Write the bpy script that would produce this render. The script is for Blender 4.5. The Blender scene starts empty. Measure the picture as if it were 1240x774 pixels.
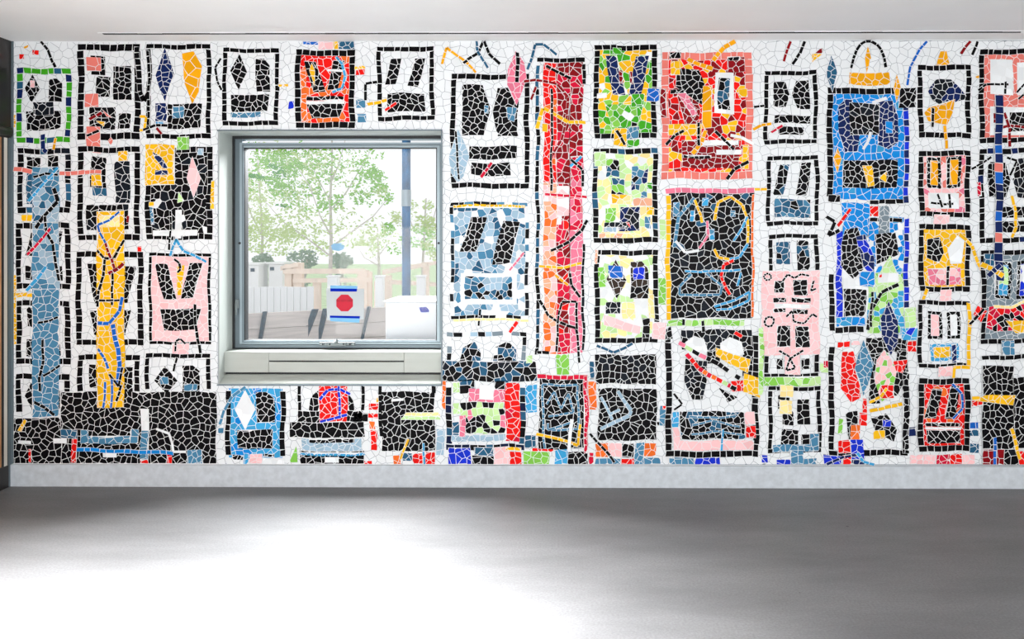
import bpy, bmesh, math, random
from mathutils import Matrix, Vector

scene = bpy.context.scene
C = scene.collection
rng = random.Random(11)

# ------------------------------------------------------------------ camera, world, lights
W_, H_, F_ = 1240.0, 774.0, 1080.0
CAM = Vector((0.0, -6.0, 1.655))
YAW = math.radians(0.5)
PPX, PPY = 680.0 - F_ * math.tan(YAW), 292.0
cd = bpy.data.cameras.new('camera')
cam = bpy.data.objects.new('camera', cd)
C.objects.link(cam)
cam.location = CAM
cam.rotation_euler = (math.radians(90), 0, YAW)
cd.sensor_width = 36
cd.lens = F_ / W_ * 36
cd.shift_x = (W_ / 2 - PPX) / W_
cd.shift_y = (PPY - H_ / 2) / W_
cd.clip_end = 300
scene.camera = cam

world = bpy.data.worlds.new('overcast_sky')
scene.world = world
world.use_nodes = True
wb = world.node_tree.nodes['Background']
wb.inputs[0].default_value = (0.955, 0.975, 1.0, 1)
wb.inputs[1].default_value = 0.93


def area(name, loc, target, sx, sy, power, col=(1, 1, 1)):
    l = bpy.data.lights.new(name, 'AREA')
    l.shape = 'RECTANGLE'
    l.size, l.size_y = sx, sy
    l.energy = power
    l.color = col
    o = bpy.data.objects.new(name, l)
    C.objects.link(o)
    o.location = loc
    o.rotation_euler = (Vector(target) - Vector(loc)).to_track_quat('-Z', 'Y').to_euler()
    return o


# bright sky outside the window (pours onto the floor below it)
area('sky_glow', (-3.0, 1.9, 5.15), (-3.0, -2.0, 5.15), 5.0, 5.0, 5600, (0.97, 0.985, 1.0))
# added fill light behind the camera, brightening the mosaic wall and ceiling
area('front_fill', (1.0, -8.2, 1.0), (0.9, 0, 2.7), 10.5, 1.8, 510, (1.0, 0.99, 0.98))
# added unseen light under the ceiling, strengthening the bright pool on the floor
dl = area('floor_pool_fill', (-1.8, -2.95, 2.98), (-1.8, -2.95, 0), 3.6, 2.0, 390, (0.98, 0.99, 1.0))
dl.data.spread = math.radians(58)

scene.view_settings.view_transform = 'Standard'
scene.view_settings.look = 'None'
scene.view_settings.exposure = 0.0
scene.view_settings.gamma = 1.0
scene.view_settings.use_curve_mapping = False
scene.cycles.use_denoising = True
scene.cycles.max_bounces = 8
scene.cycles.transparent_max_bounces = 16


def at(u, v, Y=0.0):
    """the point of the vertical plane y=Y that lies on the photograph's sight line (u, v)"""
    a, b = (u - PPX) / F_, (PPY - v) / F_
    dx = math.cos(YAW) * a - math.sin(YAW)
    dy = math.sin(YAW) * a + math.cos(YAW)
    t = (Y - CAM.y) / dy
    return (CAM.x + dx * t, CAM.z + b * t)


# ------------------------------------------------------------------ materials
def lin(h):
    h = h.lstrip('#')
    o = []
    for i in (0, 2, 4):
        c = int(h[i:i + 2], 16) / 255
        o.append(c / 12.92 if c <= 0.04045 else ((c + 0.055) / 1.055) ** 2.4)
    return (*o, 1.0)


def mat(name, col, rough=0.5, metal=0.0, spec=0.5, noise=None, bump=None):
    m = bpy.data.materials.new(name)
    m.use_nodes = True
    nt = m.node_tree
    b = nt.nodes['Principled BSDF']
    c = lin(col) if isinstance(col, str) else (*col, 1.0)
    b.inputs['Base Color'].default_value = c
    b.inputs['Roughness'].default_value = rough
    b.inputs['Metallic'].default_value = metal
    b.inputs['Specular IOR Level'].default_value = spec
    tc = nt.nodes.new('ShaderNodeTexCoord')
    if noise:
        scale, amt = noise[0], noise[1]
        stretch = noise[2] if len(noise) > 2 else (1, 1, 1)
        mp = nt.nodes.new('ShaderNodeMapping')
        mp.inputs['Scale'].default_value = stretch
        n = nt.nodes.new('ShaderNodeTexNoise')
        n.inputs['Scale'].default_value = scale
        n.inputs['Detail'].default_value = 6
        r = nt.nodes.new('ShaderNodeValToRGB')
        r.color_ramp.elements[0].position = 0.3
        r.color_ramp.elements[1].position = 0.7
        r.color_ramp.elements[0].color = (*[max(0, k * (1 - amt)) for k in c[:3]], 1)
        r.color_ramp.elements[1].color = (*[min(1, k * (1 + amt)) for k in c[:3]], 1)
        nt.links.new(tc.outputs['Object'], mp.inputs[0])
        nt.links.new(mp.outputs[0], n.inputs['Vector'])
        nt.links.new(n.outputs['Fac'], r.inputs[0])
        nt.links.new(r.outputs[0], b.inputs['Base Color'])
    if bump:
        n2 = nt.nodes.new('ShaderNodeTexNoise')
        n2.inputs['Scale'].default_value = bump[0]
        n2.inputs['Detail'].default_value = 5
        bp = nt.nodes.new('ShaderNodeBump')
        bp.inputs['Strength'].default_value = bump[1]
        bp.inputs['Distance'].default_value = 0.004
        nt.links.new(tc.outputs['Object'], n2.inputs['Vector'])
        nt.links.new(n2.outputs['Fac'], bp.inputs['Height'])
        nt.links.new(bp.outputs[0], b.inputs['Normal'])
    return m


def tile_material():
    m = bpy.data.materials.new('glazed_broken_tile')
    m.use_nodes = True
    nt = m.node_tree
    b = nt.nodes['Principled BSDF']
    a = nt.nodes.new('ShaderNodeAttribute')
    a.attribute_name = 'tile_colour'
    nt.links.new(a.outputs['Color'], b.inputs['Base Color'])
    b.inputs['Roughness'].default_value = 0.42
    b.inputs['Specular IOR Level'].default_value = 0.06
    return m


def leaf_material(name, col, trans=0.5):
    m = bpy.data.materials.new(name)
    m.use_nodes = True
    nt = m.node_tree
    for n in list(nt.nodes):
        if n.type != 'OUTPUT_MATERIAL':
            nt.nodes.remove(n)
    out = [n for n in nt.nodes if n.type == 'OUTPUT_MATERIAL'][0]
    d = nt.nodes.new('ShaderNodeBsdfDiffuse')
    t = nt.nodes.new('ShaderNodeBsdfTranslucent')
    mx = nt.nodes.new('ShaderNodeMixShader')
    d.inputs[0].default_value = lin(col)
    t.inputs[0].default_value = lin(col)
    mx.inputs[0].default_value = trans
    nt.links.new(d.outputs[0], mx.inputs[1])
    nt.links.new(t.outputs[0], mx.inputs[2])
    nt.links.new(mx.outputs[0], out.inputs[0])
    return m


def glass_material():
    """window glass: mostly clear, with a faint white film imitating overexposed haze"""
    m = bpy.data.materials.new('veiled_glass')
    m.use_nodes = True
    nt = m.node_tree
    for n in list(nt.nodes):
        if n.type != 'OUTPUT_MATERIAL':
            nt.nodes.remove(n)
    out = [n for n in nt.nodes if n.type == 'OUTPUT_MATERIAL'][0]
    tr = nt.nodes.new('ShaderNodeBsdfTransparent')
    veil = nt.nodes.new('ShaderNodeBsdfTranslucent')  # whitish film that lays haze over the outdoor view
    veil.inputs[0].default_value = (0.95, 0.97, 0.97, 1)
    gl = nt.nodes.new('ShaderNodeBsdfGlossy')
    gl.inputs['Roughness'].default_value = 0.03
    m1 = nt.nodes.new('ShaderNodeMixShader')
    m1.inputs[0].default_value = 0.007
    m2 = nt.nodes.new('ShaderNodeMixShader')
    m2.inputs[0].default_value = 0.012
    nt.links.new(tr.outputs[0], m1.inputs[1])
    nt.links.new(veil.outputs[0], m1.inputs[2])
    nt.links.new(m1.outputs[0], m2.inputs[1])
    nt.links.new(gl.outputs[0], m2.inputs[2])
    nt.links.new(m2.outputs[0], out.inputs[0])
    return m


def floor_material():
    m = bpy.data.materials.new('polished_concrete')
    m.use_nodes = True
    nt = m.node_tree
    b = nt.nodes['Principled BSDF']
    tc = nt.nodes.new('ShaderNodeTexCoord')
    mp = nt.nodes.new('ShaderNodeMapping')
    mp.inputs['Scale'].default_value = (0.55, 1.6, 1)
    n1 = nt.nodes.new('ShaderNodeTexNoise')
    n1.inputs['Scale'].default_value = 1.7
    n1.inputs['Detail'].default_value = 7
    n1.inputs['Roughness'].default_value = 0.62
    n2 = nt.nodes.new('ShaderNodeTexNoise')
    n2.inputs['Scale'].default_value = 90
    n2.inputs['Detail'].default_value = 4
    r1 = nt.nodes.new('ShaderNodeValToRGB')
    r1.color_ramp.elements[0].position = 0.28
    r1.color_ramp.elements[0].color = (0.116, 0.116, 0.119, 1)
    r1.color_ramp.elements[1].position = 0.74
    r1.color_ramp.elements[1].color = (0.196, 0.196, 0.199, 1)
    r2 = nt.nodes.new('ShaderNodeValToRGB')
    r2.color_ramp.elements[0].position = 0.3
    r2.color_ramp.elements[0].color = (0.78, 0.78, 0.78, 1)
    r2.color_ramp.elements[1].position = 0.7
    r2.color_ramp.elements[1].color = (1.12, 1.12, 1.12, 1)
    mu = nt.nodes.new('ShaderNodeMixRGB')
    mu.blend_type = 'MULTIPLY'
    mu.inputs[0].default_value = 1
    # sparse dark specks and pale chips
    v = nt.nodes.new('ShaderNodeTexVoronoi')
    v.inputs['Scale'].default_value = 2.6
    sp = nt.nodes.new('ShaderNodeMath')
    sp.operation = 'LESS_THAN'
    sp.inputs[1].default_value = 0.022
    mk = nt.nodes.new('ShaderNodeMixRGB')
    mk.inputs[2].default_value = (0.05, 0.05, 0.05, 1)
    nt.links.new(tc.outputs['Object'], mp.inputs[0])
    nt.links.new(mp.outputs[0], n1.inputs['Vector'])
    nt.links.new(tc.outputs['Object'], n2.inputs['Vector'])
    nt.links.new(tc.outputs['Object'], v.inputs['Vector'])
    nt.links.new(n1.outputs['Fac'], r1.inputs[0])
    nt.links.new(n2.outputs['Fac'], r2.inputs[0])
    nt.links.new(r1.outputs[0], mu.inputs[1])
    nt.links.new(r2.outputs[0], mu.inputs[2])
    nt.links.new(v.outputs['Distance'], sp.inputs[0])
    nt.links.new(sp.outputs[0], mk.inputs[0])
    nt.links.new(mu.outputs[0], mk.inputs[1])
    nt.links.new(mk.outputs[0], b.inputs['Base Color'])
    b.inputs['Roughness'].default_value = 0.5
    b.inputs['Specular IOR Level'].default_value = 0.4
    bp = nt.nodes.new('ShaderNodeBump')
    bp.inputs['Strength'].default_value = 0.12
    bp.inputs['Distance'].default_value = 0.003
    nt.links.new(n2.outputs['Fac'], bp.inputs['Height'])
    nt.links.new(bp.outputs[0], b.inputs['Normal'])
    return m


M = {
    'tile': tile_material(),
    'grout_dark': mat('grey_grout', '#858c93', 0.9, noise=(30, 0.12)),
    'grout_light': mat('pale_grout', '#dfe1e2', 0.9),
    'floor': floor_material(),
    'ceiling': mat('painted_ceiling', '#f4f5f5', 0.8, noise=(3, 0.015)),
    'plaster': mat('white_plaster', '#e6e8ea', 0.8, noise=(5, 0.02)),
    'kick': mat('blue_grey_cement_skirting', '#bcc2c8', 0.75, noise=(26, 0.10), bump=(120, 0.3)),
    'reveal': mat('pale_reveal_panel', '#abb1ad', 0.55, noise=(4, 0.02)),
    'alu': mat('pale_anodised_aluminium', '#a5a9a3', 0.42, 0.15, noise=(6, 0.03, (0.3, 1, 8))),
    'frame': mat('grey_window_aluminium', '#66737a', 0.4, 0.3),
    'framel': mat('light_window_aluminium', '#93a1a8', 0.4, 0.25),
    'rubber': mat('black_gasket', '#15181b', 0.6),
    'steel': mat('brushed_steel', '#737b7c', 0.4, 0.5, noise=(20, 0.08)),
    'dark': mat('dark_bronze_metal', '#2a2624', 0.35, 0.4, noise=(5, 0.2)),
    'bronze': mat('bronze_glass', '#b98658', 0.3, 0.0, noise=(2, 0.3, (1, 1, 0.4))),
    'cream': mat('cream_metal_strip', '#d9d3c8', 0.5),
    'black': mat('matt_black_slot', '#101112', 0.7),
    'glass': glass_material(),
    'paper': mat('white_paper', '#b4babd', 0.8),
    'red': mat('red_print', '#b90a2c', 0.7),
    'ink': mat('black_ink', '#2b0b12', 0.7),
    'tape': mat('blue_tape', '#0622a0', 0.8, 0.0, 0.05),
    'tapel': mat('light_blue_tape', '#6fa9cf', 0.6),
    'bark': mat('pale_bark', '#c9c1ba', 0.9, noise=(14, 0.2)),
    'pine': mat('pale_pine', '#f0dccb', 0.8, noise=(9, 0.10, (1, 1, 0.2))),
    'boards': mat('white_boards', '#eeeff0', 0.8, noise=(6, 0.04, (6, 1, 0.3))),
    'planks': mat('weathered_planks', '#ddd2cb', 0.85, noise=(5, 0.12, (0.4, 1, 9))),
    'rib': mat('teal_steel', '#163f54', 0.5, 0.2, noise=(30, 0.4)),
    'pole': mat('blue_grey_pole', '#125078', 0.5, 0.1, noise=(9, 0.75, (1, 1, 0.45))),  # blotches in the colour imitate spotted reflections on the steel
    'ground': mat('pale_gravel', '#dcdcd4', 0.95, noise=(12, 0.08)),
    'bounce_dark': mat('dark_bounce_absorber', '#232427', 0.9, noise=(30, 0.2)),  # for unseen surfaces added to soak up bounced light
    'meadow': mat('pale_meadow', '#bcd3a4', 0.95, noise=(3, 0.15)),
    'tagblue': mat('blue_tag', '#74bff2', 0.6),
    'leaf_a': leaf_material('fresh_leaf', '#86c63c'),
    'leaf_b': leaf_material('pale_leaf', '#c6d992'),
    'leaf_c': leaf_material('bright_leaf', '#3fa51f'),
    'leaf_d': leaf_material('grey_green_leaf', '#93ab98'),
    'white': mat('white_enamel', '#f2f3f4', 0.5),
}


# ------------------------------------------------------------------ object helpers
def link(name, bm, m, parent=None, smooth=False, label=None):
    me = bpy.data.meshes.new(name)
    bmesh.ops.recalc_face_normals(bm, faces=bm.faces)
    bm.to_mesh(me)
    bm.free()
    for k in (m if isinstance(m, (list, tuple)) else [m]):
        me.materials.append(k)
    if smooth:
        for p in me.polygons:
            p.use_smooth = True
    o = bpy.data.objects.new(name, me)
    C.objects.link(o)
    if parent is not None:
        attach(o, parent)
    if label:
        o['label'] = label
    return o


def attach(o, parent):
    o.parent = parent
    w = Matrix.Identity(4)
    p = parent
    while p is not None:
        w = Matrix.Translation(p.location) @ w if p.type == 'EMPTY' else w
        p = p.parent
    if parent.type == 'EMPTY':
        o.matrix_parent_inverse = w.inverted()


def empty(name, loc):
    o = bpy.data.objects.new(name, None)
    o.empty_display_size = 0.1
    C.objects.link(o)
    o.location = loc
    return o


def tag(o, label=None, cat=None, group=None, kind=None):
    if label: o['label'] = label
    if cat: o['category'] = cat
    if group: o['group'] = group
    if kind: o['kind'] = kind
    return o


def box(bm, x0, x1, y0, y1, z0, z1, mi=0, bevel=0.0):
    vs = [bm.verts.new(p) for p in ((x0, y0, z0), (x1, y0, z0), (x1, y1, z0), (x0, y1, z0),
                                    (x0, y0, z1), (x1, y0, z1), (x1, y1, z1), (x0, y1, z1))]
    fs = []
    for q in ((0, 1, 2, 3), (4, 7, 6, 5), (0, 4, 5, 1), (1, 5, 6, 2), (2, 6, 7, 3), (3, 7, 4, 0)):
        f = bm.faces.new([vs[i] for i in q])
        f.material_index = mi
        fs.append(f)
    if bevel > 0:
        es = list({e for f in fs for e in f.edges})
        bmesh.ops.bevel(bm, geom=es, offset=bevel, segments=2, affect='EDGES', profile=0.5)


def ring(bm, x0, x1, z0, z1, l, r, b, t, y0, y1, mi=0):
    """rectangular frame of four mitre-less bars"""
    box(bm, x0, x0 + l, y0, y1, z0, z1, mi)
    box(bm, x1 - r, x1, y0, y1, z0, z1, mi)
    box(bm, x0 + l, x1 - r, y0, y1, z0, z0 + b, mi)
    box(bm, x0 + l, x1 - r, y0, y1, z1 - t, z1, mi)


def prism(bm, pts, axis_from, axis_to, plane='yz'):
    """extrude a 2-D outline (y,z) along x, or (x,z) along y"""
    def mk(p, a):
        return (a, p[0], p[1]) if plane == 'yz' else (p[0], a, p[1])
    a = [bm.verts.new(mk(p, axis_from)) for p in pts]
    b = [bm.verts.new(mk(p, axis_to)) for p in pts]
    bm.faces.new(a)
    bm.faces.new(b[::-1])
    for i in range(len(pts)):
        j = (i + 1) % len(pts)
        bm.faces.new((a[i], b[i], b[j], a[j]))


def tube(bm, pts, radii, seg=8):
    rings = []
    for i, p in enumerate(pts):
        p = Vector(p)
        d = (Vector(pts[min(i + 1, len(pts) - 1)]) - Vector(pts[max(i - 1, 0)])).normalized()
        s = d.orthogonal().normalized()
        t = d.cross(s)
        r = radii[i] if isinstance(radii, (list, tuple)) else radii
        rings.append([bm.verts.new(p + (s * math.cos(2 * math.pi * k / seg) + t * math.sin(2 * math.pi * k / seg)) * r)
                      for k in range(seg)])
    for a, b in zip(rings, rings[1:]):
        # align the start of the next ring
        best = min(range(seg), key=lambda k: (a[0].co - b[k].co).length)
        b[:] = b[best:] + b[:best]
        for k in range(seg):
            bm.faces.new((a[k], a[(k + 1) % seg], b[(k + 1) % seg], b[k]))
    bm.faces.new(rings[0][::-1])
    bm.faces.new(rings[-1])


# ------------------------------------------------------------------ the setting
CEIL = 3.005
XL, XR, YB = -3.715, 5.2, -9.8
OX0, OZ1 = at(264.5, 158.5)
OX1, OZ0 = at(535, 466)
ZB = 0.152                      # bottom of the mosaic, top of the skirting
TH = 0.36                       # wall thickness

b = bmesh.new()
box(b, XL - 0.3, XR + 0.3, YB, 0.0, -0.2, 0.0)
tag(link('floor', b, M['floor']), kind='structure')

# ceiling with the long slot left open for the air diffuser
SX0, SX1, SY0, SY1 = at(127, 41, -0.2)[0], at(1236, 41, -0.2)[0], -0.238, -0.196
b = bmesh.new()
box(b, XL - 0.3, XR + 0.3, YB, SY0, CEIL, CEIL + 0.2)
box(b, XL - 0.3, XR + 0.3, SY1, 0.0, CEIL, CEIL + 0.2)
box(b, XL - 0.3, SX0, SY0, SY1, CEIL, CEIL + 0.2)
box(b, SX1, XR + 0.3, SY0, SY1, CEIL, CEIL + 0.2)
tag(link('ceiling', b, M['ceiling']), kind='structure')

b = bmesh.new()
box(b, XL - 0.3, OX0, 0, TH, -0.2, CEIL + 0.2)
box(b, OX1, XR + 0.3, 0, TH, -0.2, CEIL + 0.2)
box(b, OX0, OX1, 0, TH, -0.2, OZ0)
box(b, OX0, OX1, 0, TH, OZ1, CEIL + 0.2)
tag(link('wall_back', b, M['plaster']), kind='structure')

b = bmesh.new()
box(b, XL, XR, -0.022, 0.0, 0.0, ZB - 0.004, bevel=0.002)
tag(link('baseboard_back', b, M['kick']), kind='structure')

b = bmesh.new()
box(b, XR, XR + 0.3, YB, TH, -0.2, CEIL + 0.2)
tag(link('wall_right', b, M['plaster']), kind='structure')
b = bmesh.new()
box(b, XL - 0.3, XR + 0.3, YB - 0.3, YB, -0.2, CEIL + 0.2)
tag(link('wall_front', b, M['plaster']), kind='structure')
# unseen dark sheet added outside the window wall to cut bounced light
b = bmesh.new()
ring(b, XL - 0.5, XR + 0.5, -0.2, 6.4, OX0 - XL + 0.5, XR + 0.5 - OX1, OZ0 + 0.2, 6.4 - OZ1, TH, TH + 0.015)
tag(link('wall_bounce_shield', b, M['bounce_dark']), kind='structure')

# left side: dark header panel over a bronze glazed door
b = bmesh.new()
ZH = at(8, 160)[1]
box(b, XL - 0.3, XL, YB, 0.0, ZH, CEIL)
prism(b, [(XL, ZH + 0.03), (XL + 0.012, ZH + 0.024), (XL + 0.018, ZH + 0.0), (XL + 0.012, ZH - 0.03),
          (XL - 0.02, ZH - 0.045), (XL - 0.05, ZH)], -3.0, -0.016, 'xz')
tag(link('wall_left', b, M['dark']), kind='structure')
door = tag(empty('door_1', (XL, -0.06, 0)), kind='structure')
b = bmesh.new()
box(b, XL - 0.2, XL, -0.036, 0.0, 0.0, ZH - 0.045)
link('frame', b, M['frame'], door)
b = bmesh.new()
box(b, XL - 0.2, XL - 0.006, -0.05, -0.036, 0.15, ZH - 0.045)
link('gasket', b, M['rubber'], door)
b = bmesh.new()
box(b, XL - 0.2, XL - 0.002, -0.083, -0.05, 0.15, ZH - 0.045)
link('frame_strip', b, M['cream'], door, label='cream inner strip of the frame')
b = bmesh.new()
box(b, XL - 0.2, XL - 0.004, -0.101, -0.083, 0.15, ZH - 0.045)
link('gasket', b, M['rubber'], door)
b = bmesh.new()
box(b, XL - 0.2, XL - 0.01, -2.6, -0.101, 0.15, ZH - 0.045)
link('pane', b, M['bronze'], door, label='bronze tinted pane')
b = bmesh.new()
box(b, XL - 0.2, XL, -2.6, -0.036, 0.0, 0.15, bevel=0.003)
link('bottom_rail', b, M['dark'], door)
b = bmesh.new()
box(b, XL - 0.2, XL, YB, -2.6, 0.0, ZH - 0.045)
tag(link('wall_left_pier', b, M['plaster']), kind='structure')
b = bmesh.new()
box(b, XL - 0.012, XL + 0.012, -0.012, 0.0, ZB, CEIL)
tag(link('trim_1', b, M['frame']), kind='structure')

# window reveals (pale panels lining the opening)
b = bmesh.new()
e = 0.006
box(b, OX0, OX0 + e, 0.0, 0.25, OZ0, OZ1)
box(b, OX1 - e, OX1, 0.0, 0.25, OZ0, OZ1)
box(b, OX0, OX1, 0.0, 0.25, OZ1 - e, OZ1)
box(b, OX0, OX1, 0.0, 0.25, OZ0, OZ0 + e)
tag(link('trim_2', b, M['reveal']), kind='structure')

# slot diffuser in the ceiling
dif = tag(empty('slot_diffuser', ((SX0 + SX1) / 2, -0.21, CEIL)),
          'long black slot air diffuser recessed in the ceiling along the mosaic wall', 'air vent')
b = bmesh.new()
box(b, SX0, SX1, SY0, SY1, CEIL + 0.05, CEIL + 0.16)
box(b, SX0, SX1, SY1 - 0.006, SY1, CEIL - 0.001, CEIL + 0.05)
box(b, SX0, SX1, SY0, SY0 + 0.006, CEIL - 0.001, CEIL + 0.05)
box(b, SX0, SX0 + 0.01, SY0, SY1, CEIL - 0.001, CEIL + 0.05)
link('slot_channel', b, M['black'], dif)
b = bmesh.new()
box(b, SX0 - 0.02, SX1 + 0.02, SY0 - 0.014, SY0, CEIL - 0.003, CEIL)
box(b, SX0 - 0.02, SX1 + 0.02, SY1, SY1 + 0.012, CEIL - 0.003, CEIL)
link('slot_frame', b, M['white'], dif, label='white edge strip of the slot')
for (u0, u1) in ((128, 170), (200, 257), (300, 352), (396, 430), (460, 521), (640, 676), (760, 800), (905, 960), (1040, 1066), (1160, 1210)):
    b = bmesh.new()
    box(b, at(u0, 41, -0.2)[0], at(u1, 41, -0.2)[0], SY0 - 0.006, SY0 + 0.02, CEIL - 0.006, CEIL + 0.03)
    link('slot_blade', b, M['black'], dif)

# ------------------------------------------------------------------ window
win = tag(empty('window_1', ((OX0 + OX1) / 2, 0.27, OZ0)), kind='structure')
FY = 0.25
fx0, fz1 = OX0 + e, OZ1 - e
fx1 = OX1 - e
fz0 = at(400, 422.5, FY)[1]
gx0, gz1 = at(299, 180.5, FY + 0.035)
gx1, gz0 = at(528.5, 411, FY + 0.035)
b = bmesh.new()       # outer frame
l1, t1 = at(293, 171, FY)
ring(b, fx0, fx1, fz0, fz1, l1 - fx0, 0.03, at(0, 417, FY)[1] - fz0, 0.022, FY, FY + 0.09)
link('frame', b, M['frame'], win)
b = bmesh.new()       # black ring put in as the shadow between lining and frame
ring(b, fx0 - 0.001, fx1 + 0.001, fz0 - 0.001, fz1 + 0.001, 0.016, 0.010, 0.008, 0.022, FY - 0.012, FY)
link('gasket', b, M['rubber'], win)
b = bmesh.new()       # sash
sx0, sz1 = at(291, 173, FY)
sx1, sz0 = fx1 - 0.026, at(400, 416.5, FY)[1]
ring(b, sx0, sx1, sz0, sz1, gx0 - sx0 - 0.012, sx1 - gx1 - 0.010, gz0 - sz0 - 0.006, sz1 - gz1 - 0.006, FY - 0.012, FY + 0.075)
sash = link('sash', b, M['framel'], win)
b = bmesh.new()       # step in the sash: a darker inner bead
ring(b, gx0 - 0.013, gx1 + 0.011, gz0 - 0.013, gz1 + 0.011, 0.011, 0.009, 0.010, 0.008, FY + 0.002, FY + 0.07)
link('bead', b, M['rubber'], sash)
b = bmesh.new()
ring(b, sx0 + 0.018, sx1 - 0.006, sz0 + 0.010, sz1 - 0.012, 0.012, 0.008, 0.008, 0.010, FY - 0.018, FY - 0.010)
link('sash_groove', b, M['frame'], sash)
b = bmesh.new()
box(b, gx0 - 0.01, gx1 + 0.01, FY + 0.036, FY + 0.042, gz0 - 0.01, gz1 + 0.01)
link('pane', b, M['glass'], win)
# espagnolette at the bottom rail
hx, hz = at(410, 416, FY)
b = bmesh.new()
box(b, hx - 0.13, hx + 0.12, FY - 0.026, FY - 0.012, hz - 0.012, hz + 0.012, bevel=0.004)
box(b, hx - 0.07, hx + 0.06, FY - 0.042, FY - 0.024, hz - 0.016, hz + 0.014, bevel=0.005)
tube(b, [(hx - 0.005, FY - 0.042, hz + 0.024), (hx - 0.005, FY - 0.06, hz + 0.012)], [0.014, 0.011])
hd = link('latch', b, M['steel'], win)
b = bmesh.new()
for k in (-0.1, -0.05, 0.045, 0.09):
    tube(b, [(hx + k, FY - 0.02, hz), (hx + k, FY - 0.048, hz)], 0.006)
link('screw', b, M['rubber'], hd)
# lever on the left stile
lx, lz = at(289, 368, FY)
b = bmesh.new()
box(b, lx - 0.010, lx + 0.010, FY - 0.03, FY - 0.012, lz - 0.03, lz + 0.035, bevel=0.004)
tube(b, [(lx, FY - 0.045, lz + 0.03), (lx, FY - 0.05, lz - 0.01), (lx - 0.002, FY - 0.045, lz - 0.075)], [0.008, 0.009, 0.006])
link('lever', b, M['steel'], win)
for u in (291, 531.5):
    kx, kz = at(u, 294.5, FY)
    b = bmesh.new()
    tube(b, [(kx, FY - 0.024, kz), (kx, FY - 0.01, kz)], [0.007, 0.009], 10)
    link('hinge_pin', b, M['rubber'], win)
# outside sill
b = bmesh.new()
prism(b, [(FY + 0.08, gz0 - 0.012), (FY + 0.30, gz0 - 0.045), (FY + 0.30, gz0 - 0.09), (FY + 0.08, gz0 - 0.07)], OX0 - 0.05, OX1 + 0.05)
tag(link('trim_3', b, M['frame']), kind='structure')

# metal casing under the window
cas = tag(empty('window_casing', ((OX0 + OX1) / 2, 0.1, OZ0)), 'pale aluminium casing under the window, three panels over a bevelled ledge', 'casing')
Yc = 0.088
cx0, cz1 = at(271, 426, Yc)
cx1, cz0 = OX1 - e - 0.001, at(271, 451, Yc)[1]
sxa, sxb = at(325.5, 440, Yc)[0], at(489, 440, Yc)[0]
zg = at(400, 437.8, Yc)[1]
b = bmesh.new()
box(b, cx0, sxa - 0.001, Yc, FY, cz0, cz1, bevel=0.002)
box(b, sxb + 0.001, cx1, Yc, FY, cz0, cz1, bevel=0.002)
link('end_panel', b, M['alu'], cas)
b = bmesh.new()
box(b, sxa, sxb, Yc, FY, zg + 0.005, cz1, bevel=0.002)
link('upper_panel', b, M['alu'], cas)
b = bmesh.new()
box(b, sxa, sxb, Yc, FY, cz0, zg - 0.004, bevel=0.002)
link('lower_panel', b, M['alu'], cas)
b = bmesh.new()
box(b, cx0 + 0.01, cx1, Yc + 0.012, FY - 0.01, OZ0 + 0.03, cz1 - 0.01)
link('dark_core', b, M['rubber'], cas)
b = bmesh.new()
zl1, zl0 = at(300, 453.5, Yc)[1], at(300, 464, 0.012)[1]
prism(b, [(0.012, zl0), (Yc - 0.002, zl1), (Yc + 0.03, zl1), (Yc + 0.03, OZ0 + e), (0.012, OZ0 + e)], OX0 + e, OX1 - e)
link('bevelled_ledge', b, M['alu'], cas)
b = bmesh.new()
box(b, OX0 - 0.004, OX1 + 0.004, -0.018, 0.008, OZ0 - 0.006, OZ0 + 0.003)
box(b, OX1 - 0.003, OX1 + 0.005, -0.018, 0.008, OZ0, OZ1)
box(b, OX0 - 0.004, OX1 + 0.005, -0.018, 0.008, OZ1 - 0.002, OZ1 + 0.006)
tag(link('trim_4', b, M['frame']), kind='structure')

# notice taped to the inside of the glass
GY = FY + 0.034


def flat(name, pts, Y, m, parent=None, th=0.0012):
    b = bmesh.new()
    prism(b, [at(u, v, Y) for u, v in pts], Y, Y + th, 'xz')
    return link(name, b, m, parent)


sign = flat('paper_notice', [(395, 349), (441, 350), (440.5, 387), (396, 388)], GY, M['paper'])
tag(sign, 'white paper notice with a red octagon taped to the window glass', 'notice')
oc = [(417.3 + 10.9 * math.cos(math.radians(22.5 + 45 * k)), 367 + 10.9 * math.sin(math.radians(22.5 + 45 * k))) for k in range(8)]
octo = flat('red_octagon', oc, GY - 0.0012, M['red'], sign)


def text(name, body, u, v, Y, size, m, parent):
    cu = bpy.data.curves.new(name, 'FONT')
    cu.body = body
    cu.size = size
    cu.align_x = 'CENTER'
    cu.align_y = 'CENTER'
    o = bpy.data.objects.new(name + '_curve', cu)
    C.objects.link(o)
    bpy.context.view_layer.update()
    me = bpy.data.meshes.new_from_object(o)
    me.name = name
    C.objects.unlink(o)
    bpy.data.objects.remove(o)
    x, z = at(u, v, Y)
    me.transform(Matrix.Translation((x, Y, z)) @ Matrix.Rotation(math.radians(90), 4, 'X'))
    me.materials.append(m)
    o = bpy.data.objects.new(name, me)
    C.objects.link(o)
    attach(o, parent)
    return o


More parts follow.
